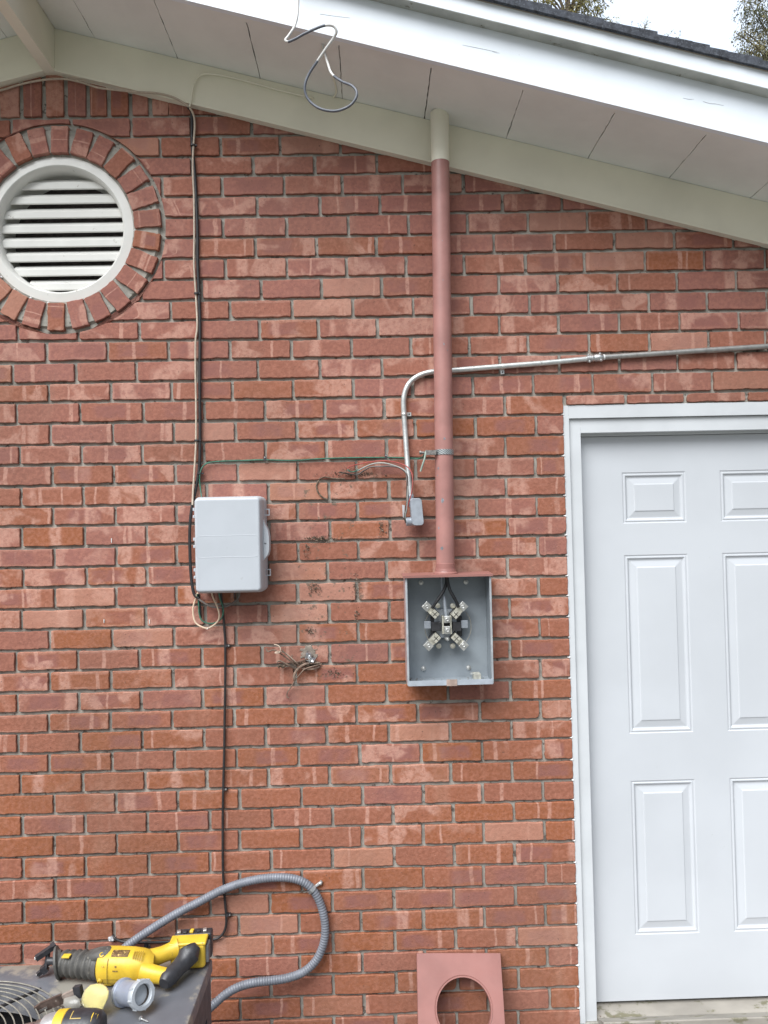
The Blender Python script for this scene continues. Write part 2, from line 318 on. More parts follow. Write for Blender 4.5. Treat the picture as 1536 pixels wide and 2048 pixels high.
JOINTS={-7:[-1.125,-0.923,-0.716,-0.51,-0.303,-0.097],
-6:[-1.022,-0.816,-0.607,-0.403,-0.199],
-5:[-1.131,-0.925,-0.718,-0.51,-0.305,-0.101],
-4:[-1.835,-1.626,-1.422,-1.218,-1.014,-0.813,-0.608,-0.406,-0.202],
-3:[-1.736,-1.535,-1.329,-1.125,-0.925,-0.72,-0.512,-0.308,-0.103],
-2:[-1.83,-1.625,-1.418,-1.218,-1.02,-0.813,-0.609,-0.409,-0.203],
-1:[-1.727,-1.523,-1.321,-1.118,-0.913,-0.71,-0.509,-0.307,-0.099],
0:[-1.83,-1.626,-1.418,-1.216,-1.014,-0.81,-0.605,-0.405,-0.202],
1:[-1.727,-1.522,-1.32,-1.117,-0.913,-0.709,-0.506,-0.304,-0.1],
2:[-1.831,-1.625,-1.42,-1.214,-1.008,-0.806,-0.606,-0.404,-0.201],
3:[-1.726,-1.522,-1.319,-1.114,-0.909,-0.705,-0.503,-0.303,-0.102],
4:[-1.836,-1.631,-1.427,-1.222,-1.017,-0.814,-0.611,-0.409,-0.204],
5:[-1.741,-1.533,-1.328,-1.122,-0.915,-0.712,-0.507,-0.302,-0.096],
6:[-1.842,-1.637,-1.433,-1.229,-1.025,-0.821,-0.614,-0.409,-0.202],
7:[-1.741,-1.538,-1.333,-1.128,-0.923,-0.719,-0.515,-0.307,-0.102],
8:[-1.843,-1.64,-1.434,-1.231,-1.024,-0.819,-0.617,-0.412,-0.203],
9:[-1.736,-1.534,-1.328,-1.123,-0.922,-0.716,-0.51,-0.304,-0.099],
10:[-1.846,-1.641,-1.437,-1.23,-1.032,-0.806,-0.605,-0.403,-0.201],
11:[-1.734,-1.528,-1.323,-1.117,-0.91,-0.709,-0.506,-0.302,-0.098],
12:[-1.826,-1.619,-1.415,-1.218,-1.006,-0.805,-0.604,-0.401,-0.198],
13:[-1.714,-1.512,-1.313,-1.111,-0.908,-0.71,-0.506,-0.302,-0.098],
14:[-1.818,-1.61,-1.409,-1.208,-1.008,-0.807,-0.61,-0.405,-0.2],
15:[-1.716,-1.51,-1.31,-1.107,-0.904,-0.702,-0.502,-0.302,-0.097],
16:[-1.822,-1.614,-1.408,-1.204,-1.0,-0.796,-0.594,-0.395,-0.197],
17:[-1.717,-1.511,-1.309,-1.106,-0.903,-0.702,-0.501,-0.3,-0.097],
18:[-1.823,-1.617,-1.41,-1.205,-1.0,-0.797,-0.595,-0.396,-0.198],
19:[-1.719,-1.514,-1.309,-1.102,-0.9,-0.703,-0.503,-0.301,-0.098],
20:[-1.826,-1.62,-1.418,-1.212,-1.007,-0.802,-0.6,-0.399,-0.198],
21:[-1.722,-1.515,-1.312,-1.106,-0.901,-0.702,-0.502,-0.298,-0.093],
22:[-1.834,-1.623,-1.413,-1.21,-1.006,-0.806,-0.605,-0.401,-0.196],
23:[-1.727,-1.52,-1.317,-1.114,-0.91,-0.708,-0.508,-0.303,-0.098,0.105,0.309,0.515],
24:[-1.845,-1.635,-1.433,-1.23,-1.027,-0.818,-0.609,-0.409,-0.209,-0.007,0.199,0.398,0.599],
25:[-1.732,-1.53,-1.325,-1.12,-0.914,-0.711,-0.51,-0.311,-0.111,0.097,0.304,0.506,0.704],
26:[-1.827,-1.626,-1.422,-1.222,-1.02,-0.821,-0.622,-0.415,-0.208,-0.006,0.201,0.408,0.613],
27:[-1.316,-1.117,-0.908,-0.703,-0.499,-0.301,-0.102,0.099,0.306,0.506,0.711],
28:[-1.011,-0.809,-0.605,-0.405,-0.206,-0.004,0.2,0.405,0.608],
29:[-1.337,-1.13,-0.923,-0.722,-0.52,-0.322,-0.113,0.089,0.297,0.501,0.71],
30:[-1.027,-0.821,-0.619,-0.419,-0.219,-0.013,0.194,0.4],
31:[-1.34,-1.135,-0.921,-0.713,-0.509,-0.308,-0.1,0.102,0.305],
32:[-1.019,-0.808,-0.604,-0.396,-0.187,0.017],
33:[-1.338,-1.136,-0.927,-0.73,-0.525,-0.318],
34:[-1.031,-0.822,-0.612],
35:[-1.343,-1.139,-0.938],
36:[-1.439,-1.236,-1.034]}
# ---------------------------------------------------------------- ground and house
GZ = -0.62
def structure(name, mb, **k):
    o = mb.build(name, **k); o['kind'] = 'structure'; return o
LAWN = mat('dry_grass_soil', (.075, .075, .05), .95, var=.35, vscale=3, dirt=(.13, .12, .09), dscale=9, dthr=.5, bump=.7, bscale=40)
structure('ground', MB().box(-300, 300, -300, 300, GZ-.5, GZ, LAWN))
structure('path', MB().box(-8, 5, -3.4, .0, GZ-.2, GZ+.004, PAVE))

BZ = .0684505672; BW = .2032
XL, XRT = -6.06, 2.66           # outer corners of the gable wall
DX0, DX1 = 0.0, 1.075           # door opening
BEDX = (-1.9, -.85, 0.0)
def bed(k, x):
    r = BED.get(k, (9, 9, 9) if k > 37 else (0, 0, 0))
    return k*BZ + float(np.interp(x, BEDX, r))*.001 + .0007*math.sin(x*5.3+k*2.1)
VC = (-1.686, 2.159)            # centre of the round vent
VR0, VR1 = .253, .345
house = empty('brick_house', (XR, 0, GZ), 'red brick gable house wall with white eaves, round louvred vent and white panelled door', 'house')

bv = []; bf = []; buv = []; brn = []
def brick(x0, x1, z0f, z1f, y0=0.0, clip=None, T=None, fine=True, depth=.0145):
    """one brick: rounded, slightly ragged face with a chamfer"""
    w_ = x1-x0; r = rnd.uniform(.0015, .0035)
    chip = rnd.randrange(4) if rnd.random() < .07 else -1
    nx, nz = ((18, 5) if fine else (3, 1))
    nx = max(2, int(nx*w_/.19))
    pts = []
    def seg(a, b, n, jit, nrm):
        ph = rnd.uniform(0, 6); ph2 = rnd.uniform(0, 6)
        for k in range(n):
            t = k/n; e = jit*(math.sin(t*7+ph)*.5+math.sin(t*19+ph2)*.3+rnd.uniform(-.6, .6)) if k else 0
            pts.append([a[0]+(b[0]-a[0])*t+nrm[0]*e, a[1]+(b[1]-a[1])*t+nrm[1]*e])
    zb0, zb1, zt0, zt1 = z0f(x0), z0f(x1), z1f(x0), z1f(x1)
    rr = [r*(rnd.uniform(2.5, 5) if chip == k else rnd.uniform(.7, 1.5)) for k in range(4)]
    jt = .0013
    seg((x0+rr[0], zb0), (x1-rr[1], zb1), nx, jt*1.3, (0, 1))
    pts.append([x1-rr[1], zb1]); pts.append([x1-rr[1]*.3, zb1+rr[1]*.3])
    seg((x1, zb1+rr[1]), (x1, zt1-rr[2]), nz, jt, (1, 0))
    pts.append([x1, zt1-rr[2]]); pts.append([x1-rr[2]*.3, zt1-rr[2]*.3])
    seg((x1-rr[2], zt1), (x0+rr[3], zt0), nx, jt, (0, 1))
    pts.append([x0+rr[3], zt0]); pts.append([x0+rr[3]*.3, zt0-rr[3]*.3])
    seg((x0, zt0-rr[3]), (x0, zb0+rr[0]), nz, jt, (1, 0))
    pts.append([x0, zb0+rr[0]]); pts.append([x0+rr[0]*.3, zb0+rr[0]*.3])
    h_ = zt0-zb0
    uv = [((p[0]-x0)/w_, (p[1]-zb0)/h_) for p in pts]
    if clip:
        cx, cz, cr = clip; inside = [math.hypot(p[0]-cx, p[1]-cz) < cr for p in pts]
        if all(inside): return
        if any(inside):
            for p, i in zip(pts, inside):
                if i:
                    d = math.hypot(p[0]-cx, p[1]-cz) or 1e-6; p[0] = cx+(p[0]-cx)*cr/d; p[1] = cz+(p[1]-cz)*cr/d
            q = [pts[0]]; u2 = [uv[0]]
            for p, t in zip(pts[1:], uv[1:]):
                if math.hypot(p[0]-q[-1][0], p[1]-q[-1][1]) > .0012: q.append(p); u2.append(t)
            pts, uv = q, u2
            if len(pts) < 5 or max(p[0] for p in pts)-min(p[0] for p in pts) < .012: return
    mx = sum(p[0] for p in pts)/len(pts); mz = sum(p[1] for p in pts)/len(pts)
    hw = max(abs(p[0]-mx) for p in pts); hh = max(abs(p[1]-mz) for p in pts)
    ch = rnd.uniform(.0016, .003)
    kx, kz = 1-ch/hw, 1-ch/hh
    ty = y0+rnd.uniform(-.0012, .0012); tx = rnd.uniform(-.006, .006); tz = rnd.uniform(-.012, .012)
    sd = rnd.random(); zc = mz if not T else T[1][1]; hue = min(1, max(0, rnd.gauss(.12+.75*min(1, max(0, (zc-.2)/1.9)), .28))); val = min(1, max(0, rnd.gauss(.62, .28)))
    sm = min(1, max(0, rnd.gauss(.32, .30) + .36*math.exp(-((zc-1.15)/.75)**2) + (.10 if zc > 1.6 else 0)))
    if zc < .45: sm *= .45+.4*max(0, (zc+.1)/.55)
    n = len(pts); o = len(bv)
    for ring, (sx, sz, dy) in enumerate(((kx, kz, 0), (1-(1-kx)*.35, 1-(1-kz)*.35, .0007), (1, 1, .0024), (1, 1, depth))):
        for p in pts:
            x = mx+(p[0]-mx)*sx; z = mz+(p[1]-mz)*sz; y = ty+dy+(x-mx)*tx+(z-mz)*tz if ring < 3 else y0+depth+.004
            if T: x, z = T[0](x, z)
            bv.append((x, y, z))
        for t in uv: buv.append((t[0], t[1], sd)); brn.append((hue, val, sm))
    bf.append(tuple(o+i for i in range(n)))
    for a in range(3):
        for i in range(n):
            j = (i+1) % n
            bf.append((o+a*n+j, o+a*n+i, o+(a+1)*n+i, o+(a+1)*n+j))
KTOP = 50
for k in range(-9, KTOP):
    js = list(JOINTS.get(k, []))
    if not js:
        js = [-.1016 if k % 2 else -.2032]
    js[0] = js[0]
    def nxt(): return BW+rnd.uniform(-.0025, .0025)
    while js[0] > XL+.06: js.insert(0, js[0]-nxt())
    js[0:1] = [XL-.005] if js[0] < XL+.06 else js[0:1]
    hi = k >= 23
    if hi:
        while js[-1] < XRT-.06: js.append(js[-1]+nxt())
        js[-1] = XRT+.005
    else:
        js = [x for x in js if x < -.05]+[DX0+.004]
        js2 = [DX1-.004, DX1+(.1 if k % 2 else .2)]
        while js2[-1] < XRT-.06: js2.append(js2[-1]+nxt())
        js2[-1] = XRT+.005
    runs = [js] if hi else [js, js2]
    for run in runs:
        for a, b in zip(run, run[1:]):
            j1, j2 = rnd.uniform(.0040, .0062), rnd.uniform(.0040, .0062)
            x0, x1 = a+j1, b-j2
            if b in (DX0+.004, XRT+.005): x1 = b-.003
            if a in (DX1-.004, XL-.005): x0 = a+.003
            xm = (x0+x1)/2
            if bed(k, xm) > zs(xm)-.12: continue
            if k >= 37 and -2.05 < xm < -1.27: continue
            clip = None
            if k > 25 and math.hypot(xm-VC[0], (k+.5)*BZ-VC[1]) < VR1+.18: clip = (VC[0], VC[1], VR1+.013)
            dz = rnd.uniform(-.0012, .0012); tk = rnd.uniform(.0092, .0115); tl = rnd.uniform(-.006, .006)
            z0f = lambda x, k=k, dz=dz, tl=tl, xm=xm: bed(k, x)+dz+tl*(x-xm)
            z1f = lambda x, k=k, dz=dz, tk=tk, tl=tl, xm=xm: bed(k+1, x)-tk+dz*.5+tl*(x-xm)
            brick(x0, x1, z0f, z1f, clip=clip, fine=-2.7 < xm < 1.4)
hx = [.008, .216, .42, .631, .835, 1.04, 1.245]
for a, b in zip(hx, hx[1:]):                                     # thin cut course over the door
    b2 = min(b, DX1-.002)
    if b2-a > .04: brick(a+.006, b2-.005, lambda x: 1.5315+.003*x, lambda x: bed(23, x)-.0105)
sx_ = [-2.04, -1.962, -1.884, -1.806, -1.731, -1.657, -1.583, -1.513, -1.441, -1.374, -1.306, -1.24]
for a, b in zip(sx_, sx_[1:]):                                   # bricks on end under the peak
    brick(a+.0075, b-.0075, lambda x: bed(37, x)+rnd.uniform(-.001, .001), lambda x: bed(37, x)+.185, depth=.0145)
NR = 26
for i in range(NR):                                              # ring of bricks on edge round the vent
    an = 2*math.pi*(i+.35)/NR + rnd.uniform(-.012, .012); rr0 = VR0+rnd.uniform(-.001, .002); rr1 = VR1+rnd.uniform(-.003, .002)
    ca, sa = math.cos(an), math.sin(an)
    tf = lambda x, z, ca=ca, sa=sa: (VC[0]+x*ca-z*sa, VC[1]+x*sa+z*ca)
    hw = rnd.uniform(.0278, .0292)
    brick(rr0, rr1, lambda x: -hw, lambda x: hw, y0=-.008, T=(tf, (0, VC[1])), depth=.045)
me = bpy.data.meshes.new('brickwork'); me.from_pydata(bv, [], bf); me.materials.append(BRICK)
for nm, dat in (('buv', buv), ('rnd', brn)):
    at_ = me.attributes.new(nm, 'FLOAT_VECTOR', 'POINT'); at_.data.foreach_set('vector', [c for p in dat for c in p])
me.update()
bw = bpy.data.objects.new('brickwork', me); col.objects.link(bw)
MY = .0095
def wallbed():
    mb = MB()
    def q(x0, x1, z0, z1=None, n=1):
        for i in range(n):
            a = x0+(x1-x0)*i/n; b = x0+(x1-x0)*(i+1)/n
            za = z1 if z1 is not None else zs(a)-.01; zb = z1 if z1 is not None else zs(b)-.01
            mb.add([(a, MY, z0), (b, MY, z0), (b, MY, zb), (a, MY, za)], [(0, 1, 2, 3)], MORTAR)
    s = .40; vx0, vx1, vz0, vz1 = VC[0]-s, VC[0]+s, VC[1]-s, VC[1]+s
    q(XL, vx0, GZ, None, 1); q(vx0, vx1, GZ, vz0)
    q(vx0, XR, vz1); q(XR, vx1, vz1)
    q(vx1, DX0, GZ); q(DX0, DX1, 1.527); q(DX1, XRT, GZ)
    n = 72; ring = []; sq = []
    for i in range(n):
        a = 2*math.pi*i/n; c, sn = math.cos(a), math.sin(a); k = s/max(abs(c), abs(sn))
        ring.append((VC[0]+c*(VR0-.006), MY, VC[1]+sn*(VR0-.006))); sq.append((VC[0]+c*k, MY, VC[1]+sn*k))
    mb.rings([sq, ring], MORTAR, True, False, False)
    # bedding of the ring bricks and the return into the opening
    def circ(r, y): return [(VC[0]+math.cos(2*math.pi*i/n)*r, y, VC[1]+math.sin(2*math.pi*i/n)*r) for i in range(n)]
    mb.rings([circ(VR1-.006, MY-.0005), circ(VR1-.012, .0015), circ(VR0+.006, .0005), circ(VR0+.0045, .06)], MORTAR, True, False, False)
    # core of the wall behind the brickwork, side and rear walls of the house
    mb.box(XL, XL+.2, .010, 7.0, GZ, zs(XL)-.02, MORTAR); mb.box(XRT-.2, XRT, .010, 7.0, GZ, zs(XRT)-.02, MORTAR)
    mb.box(XL+.2, XRT-.2, 6.8, 7.0, GZ, zs(XL)-.02, MORTAR)
    mb.box(DX0-.30, DX0-.001, .012, .30, GZ, 1.70, MORTAR); mb.box(DX1+.001, DX1+.3, .012, .30, GZ, 1.70, MORTAR)
    mb.box(DX0-.001, DX1+.001, .012, .30, 1.529, 1.70, MORTAR)
    return mb
wall = wallbed().build('wall', house)
bw.parent = wall; bw.location = tuple(-c for c in world_loc(wall)); 
# ---- paint drips on the brick face
for px, py, l in ((223, 1081, 9), (299, 1243, 8), (208, 1242, 7), (807, 1022, 26)):
    p = at(px, py, -.0015); wd = .0012 if l < 20 else .0045; hh = l*.00082
    MB().prism([(p.x-wd, p.z+hh), (p.x-wd*.6, p.z-hh), (p.x+wd*.5, p.z-hh*1.1), (p.x+wd, p.z+hh*.9)], -.0025, .001, PUTTY if l > 20 else CAULK).build('paint_mark', wall)

# ---- eaves: everything follows the roof pitch
def pitched(mb, y0, y1, d0, d1, mat, side=1, xa=None, xb=None, plumb=True, n=1):
    xa = XR if xa is None else xa; xb = (XRT+.42 if side > 0 else XL-.42) if xb is None else xb
    vs = []
    for x in (xa, xb):
        for y in (y0, y1):
            for d in (d0, d1): vs.append((x, y, zs(x)+d))
    return mb.add(vs, [(0, 1, 3, 2), (4, 6, 7, 5), (0, 4, 5, 1), (2, 3, 7, 6), (0, 2, 6, 4), (1, 5, 7, 3)], mat)
mb = MB()
for s in (1, -1):
    xa = XR+s*.0195; pitched(mb, -.022, .003, -.147, -.001, FRZ, s, xa)
    pitched(mb, -.026, -.0222, -.147, -.139, FRZ, s, xa)
frieze = mb.build('frieze_board', house)
mb = MB()
seams = [.378+.2752*i for i in range(-8, 12)]
for i, (a, b) in enumerate(zip(seams, seams[1:])):
    a = max(a, XR+.0195); b = min(b, XRT+.42)
    if b-a > .02:
        g = .0026
        n = 14; vs = []
        for j in range(n+1):
            y = -.302+(.302-.018)*j/n
            for x, sg in ((a, 1), (b, -1)):
                xx = x+sg*(g*rnd.uniform(.05, 1.0)); vs.append((xx, y, zs(xx)+rnd.uniform(0, .0004)))
        m0 = len(vs); vs += [(x, y, z+.018) for x, y, z in vs]
        fs = []
        for j in range(n):
            fs += [(2*j, 2*j+1, 2*j+3, 2*j+2), (m0+2*j, m0+2*j+2, m0+2*j+3, m0+2*j+1), (2*j, 2*j+2, m0+2*j+2, m0+2*j), (2*j+1, m0+2*j+1, m0+2*j+3, 2*j+3)]
        mb.add(vs, fs, SOFF)
s2 = [XR-.0195, -1.84]+[-1.84-.2752*i for i in range(1, 18)]
for a, b in zip(s2, s2[1:]):
    if a > XL-.42: pitched(mb, -.302, -.018, 0, .018, SOFF, -1, a-.001, max(b, XL-.42)+.001)
for s in (1, -1): pitched(mb, -.30, 0, .0185, .026, DARK, s)
for s in (1, -1): pitched(mb, -.322, -.3025, -.0015, .02, SOFF, s, XR+s*.0195)
soffit = mb.build('soffit', house)
mb = MB()
for s in (1, -1): pitched(mb, -.340, -.3223, -.003, .176, FASC, s)
fascia = mb.build('fascia_board', house)
for px, py in ((1085, 83), (1376, 151.5), (1447, 168)):          # rusty nail heads under the drip board
    p = at(px, py, -.3405); MB().lathe((p.x, -.3398, p.z), (0, -1, 0), [(0, .0035), (.0012, .003)], SOIL, 10).build('nail_head', fascia)
CRK = mat('hairline_crack', (.42, .44, .47), .6, var=.3, vscale=60)
for pts in (((1366, 196), (1378, 198.5), (1388, 198)), ((1406, 203), (1420, 207), (1432, 208), (1447, 211)), ((984, 102.5), (990, 105), (999, 106)), ((925, 90), (960, 97), (994, 104)), ((640, 28), (660, 31), (700, 36))):
    q_ = spline([at(a, b, -.3402) for a, b in pts], 5); MB().tube(q_, .0006, CRK, 5).build('paint_crack', fascia)
mb = MB()
for s in (1, -1): pitched(mb, -.378, -.3402, .134, .183, FASC, s)
mb.build('shadow_board', fascia)
mb = MB()
for s in (1, -1): pitched(mb, -.3770, -.3404, .1322, .1337, mat('darkened_dirty_grey', (.40, .405, .37), .6, var=.2, vscale=9, dirt=(.16, .15, .11), dscale=22, dthr=.6), s)
mb.build('underside_darkener', fascia)  # added strip, makes the shadow board's underside darker and dirtier
rb = MB().box(XR-.019, XR+.019, -.3015, .003, ZR-.151, ZR+.012, FRZ); rb.box(XR-.019, XR+.019, -.42, -.3015, ZR-.151, ZR-.004, FRZ); rb.build('ridge_beam', house)
# roof: deck and stepped shingle courses
mb = MB()
for s in (1, -1): pitched(mb, -.382, 7.3, .1832, .193, WOODBK, s, None, None)
roof = mb.build('roof', house)
mb = MB()
for s in (1, -1):
    x = XRT+.44 if s > 0 else XL-.44
    off = .0
    edges = []
    c = .378-.35
    end = x
    L = .1525
    k0 = 0
    while (x-XR)*s > .02:
        xn = x-s*L
        if (xn-XR)*s < 0: xn = XR
        # thin tapered course; its butt stands proud of the one below it
        ov = -.392-rnd.uniform(0, .004); n = 3
        for j in range(n):
            xa = x+(xn-x)*j/n; xb = x+(xn-x)*(j+1)/n
            ta = .0215-.0075*j/n; tb = .0215-.0075*(j+1)/n; o1 = rnd.uniform(-.0015, .0015)
            vs = []
            for xx, t in ((xa, ta), (xb, tb)):
                z = zs(xx)
                vs += [(xx, ov+o1, z+.1835), (xx, ov+o1, z+.1835+t+.006), (xx, 7.35, z+.1835), (xx, 7.35, z+.1835+t+.006)]
            mb.add(vs, [(0, 1, 3, 2), (4, 6, 7, 5), (0, 4, 5, 1), (2, 3, 7, 6), (0, 2, 6, 4), (1, 5, 7, 3)], SHING)
        x = xn
mb.build('shingles', roof)

# ---- round vent
vent = MB()
n = 64
def vring(r, y): return [(VC[0]+math.cos(2*math.pi*i/n)*r, y, VC[1]+math.sin(2*math.pi*i/n)*r) for i in range(n)]
vent.rings([vring(.2495, .075), vring(.2515, .016), vring(.2485, .010), vring(.219, .006), vring(.2135, .010), vring(.2075, .030), vring(.2055, .085), vring(.2050, .13)], VENTP, True, False, False)
ventf = vent.build('round_vent', house, smooth=True)
MB().lathe((VC[0], .132, VC[1]), (0, 1, 0), [(0, .207), (.01, .207)], VENTBK).build('vent_backing', ventf)
zt = VC[1]+.1755
for i in range(9):
    z0 = zt-.0496*i-.0255
    near = min(abs(z0-VC[1]), abs(z0+.0255-VC[1])); half = math.sqrt(max(.0, .2085**2-near**2)) if near < .2 else 0
    if half < .05: continue
    pr = [(.040, z0), (.0385, z0+.003), (.0385, z0+.0225), (.040, z0+.0255), (.060, z0+.0255+.017), (.062, z0+.036), (.044, z0)]
    rg = [[(VC[0]+sx*half, y, z) for y, z in pr] for sx in (-1, 1)]
    MB().rings(rg, VENTP).build('louvre_slat', ventf)
# caulk beads that fill the brick joints beside the vent and the door
for i in range(NR):
    an = 2*math.pi*(i+.85)/NR
    if math.sin(an) > .0 or rnd.random() < .4: continue
    c = (VC[0]+math.cos(an)*.2525, .006, VC[1]+math.sin(an)*.2525); r_ = rnd.uniform(.0022, .0042)
    MB().lathe(c, (rnd.uniform(-.3, .3), 1, rnd.uniform(-.3, .3)), [(-.004, r_*.4), (-.002, r_), (.006, r_)], CAULK, 7).build('caulk_bead', ventf, smooth=True)
# ---------------------------------------------------------------- door
CY0, CY1, DY = .004, .014, .058
ztop = 1.529
fr = MB()
zb_ = GZ+.16
def frame_bar(x0, x1, z0, z1, y0, y1, m=TRIM): fr.box(x0, x1, y0, y1, z0, z1, m)
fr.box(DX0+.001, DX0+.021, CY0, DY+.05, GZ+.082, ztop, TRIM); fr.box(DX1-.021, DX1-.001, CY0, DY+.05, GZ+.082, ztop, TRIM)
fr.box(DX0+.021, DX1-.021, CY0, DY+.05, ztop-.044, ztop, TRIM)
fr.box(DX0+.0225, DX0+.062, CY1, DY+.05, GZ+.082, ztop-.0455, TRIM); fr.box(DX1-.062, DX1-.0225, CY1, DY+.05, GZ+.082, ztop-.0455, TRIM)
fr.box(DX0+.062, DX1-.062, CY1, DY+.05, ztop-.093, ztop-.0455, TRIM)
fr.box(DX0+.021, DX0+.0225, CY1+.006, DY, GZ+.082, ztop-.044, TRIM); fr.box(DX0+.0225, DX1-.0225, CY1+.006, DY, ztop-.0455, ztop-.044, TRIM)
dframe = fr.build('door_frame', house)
mod = dframe.modifiers.new('bevel', 'BEVEL'); mod.width = .0016; mod.segments = 2
st = MB()      # inner stop
st.box(DX0+.062, DX0+.070, DY-.014, DY+.04, GZ+.082, ztop-.101, TRIM); st.box(DX1-.070, DX1-.062, DY-.014, DY+.04, GZ+.082, ztop-.101, TRIM)
st.box(DX0+.062, DX1-.062, DY-.014, DY+.04, ztop-.101, ztop-.093, TRIM)
st.build('door_stop', dframe)
for k in range(-8, 23):
    cb = MB()
    z = bed(k, 0)-.005+rnd.uniform(-.001, .001)
    r = rnd.uniform(.003, .0055); x = DX0-rnd.uniform(.0, .002)
    cb.add([(x-r*1.2, .0035, z+rnd.uniform(-.002, .002)), (DX0+.003, .002, z+r*.75), (DX0+.003, .002, z-r*.8), (DX0-.001, .0005, z), (x-r*.6, MY, z+.004), (x-r*.6, MY, z-.004), (DX0+.003, MY, z+r), (DX0+.003, MY, z-r)],
           [(0, 3, 1), (0, 2, 3), (3, 2, 1), (0, 1, 6, 4), (0, 5, 7, 2)], CAULK)
    cb.build('caulk_bead', dframe, smooth=True)
dl, dr = DX0+.0705, DX1-.0705
dzt = ztop-.1025; dzb = at(1300, 2000, DY).z
zP = [(at(1300, 944, DY).z, at(1300, 1046, DY).z), (at(1310, 1109, DY).z, at(1310, 1466, DY).z), (at(1325, 1560, DY).z, at(1325, 1868, DY).z)]
pxl = at(1245, 1000, DY).x; pxr = at(1372, 1000, DY).x; p2l = at(1441, 1000, DY).x
pw = pxr-pxl; dr = p2l+pw+(pxl-dl)
DX1n = dr
xs = [dl, pxl, pxr, p2l, p2l+pw, dr]; zz = [dzb, zP[2][1], zP[2][0], zP[1][1], zP[1][0], zP[0][1], zP[0][0], dzt]
lf = MB()
for i in range(5):
    for j in range(7):
        if i in (1, 3) and j in (1, 3, 5): continue
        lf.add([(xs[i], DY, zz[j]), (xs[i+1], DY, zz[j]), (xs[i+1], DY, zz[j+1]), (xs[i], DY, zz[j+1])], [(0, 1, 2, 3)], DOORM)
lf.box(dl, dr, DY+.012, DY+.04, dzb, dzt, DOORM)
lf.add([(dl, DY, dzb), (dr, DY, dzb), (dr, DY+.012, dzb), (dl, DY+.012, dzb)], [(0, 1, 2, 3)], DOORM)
door = lf.build('door', house)
for i in (1, 3):
    for j in (1, 3, 5):
        x0, x1, z0, z1 = xs[i], xs[i+1], zz[j], zz[j+1]
        def rg(d, y): return [(x0+d, DY+y, z0+d), (x1-d, DY+y, z0+d), (x1-d, DY+y, z1-d), (x0+d, DY+y, z1-d)]
        e = .0445 if j != 5 else .043
        MB().rings([rg(0, 0), rg(.0025, .0018), rg(.006, .0022), rg(.0075, .0006), rg(.011, .0006), rg(.0165, .0060), rg(.020, .0064), rg(e-.003, .0026), rg(e, .0006), rg(e+.002, .0004)], DOORM, True, False, True).build('door_panel', door)
kn = MB().lathe((dr-.065, DY, .42), (0, -1, 0), [(0, .032), (.006, .031), (.009, .014), (.032, .012), (.038, .022), (.050, .0275), (.062, .025), (.068, .012)], ZINC, 28); kn.build('door_knob', door, smooth=True)
# threshold
sl_ = MB()
zf = at(1300, 2008, DY).z
p_ = [(.145, zf-.02), (.145, zf), (DY+.012, zf), (.02, zf-.016), (-.052, at(1300, 2042, -.052).z+.001), (-.055, at(1300, 2042, -.055).z-.004), (-.055, GZ+.075), (.145, GZ+.075)]
sl_.rings([[(x, y, z) for y, z in p_] for x in (DX0+.064, DX1-.064)], SILLM)
sill = sl_.build('door_sill', house)
MB().box(DX0+.0005, DX0+.0638, .003, .14, GZ, GZ+.0815, MORTAR).build('jamb_foot', house)
ss = MB().box(DX0-.12, DX1+.1, -.075, -.0555, GZ, GZ+.072, CONC); ss.box(DX0-.12, DX1+.1, -.42, -.0755, GZ, GZ+.055, CONC)
structure('pavement', ss)
# leaf litter in the sill corner
lt = MB()
for i in range(46):
    c = Vector((DX0+.068+abs(rnd.gauss(0, .03)), rnd.uniform(-.045, .05), 0)); c.z = zf-.018-.25*max(0, .02-c.y)+.004
    a = rnd.uniform(0, 6); l = rnd.uniform(.003, .010)
    d = Vector((math.cos(a), math.sin(a), rnd.uniform(-.2, .4)))*l; e = Vector((-math.sin(a), math.cos(a), .3))*l*.4
    lt.add([c-d, c+e, c+d, c-e], [(0, 1, 2, 3)], rnd.choice((SOIL, ROOT)))
tag(lt.build('leaf_litter'), kind='stuff', label='brown leaf crumbs in the corner of the door sill')

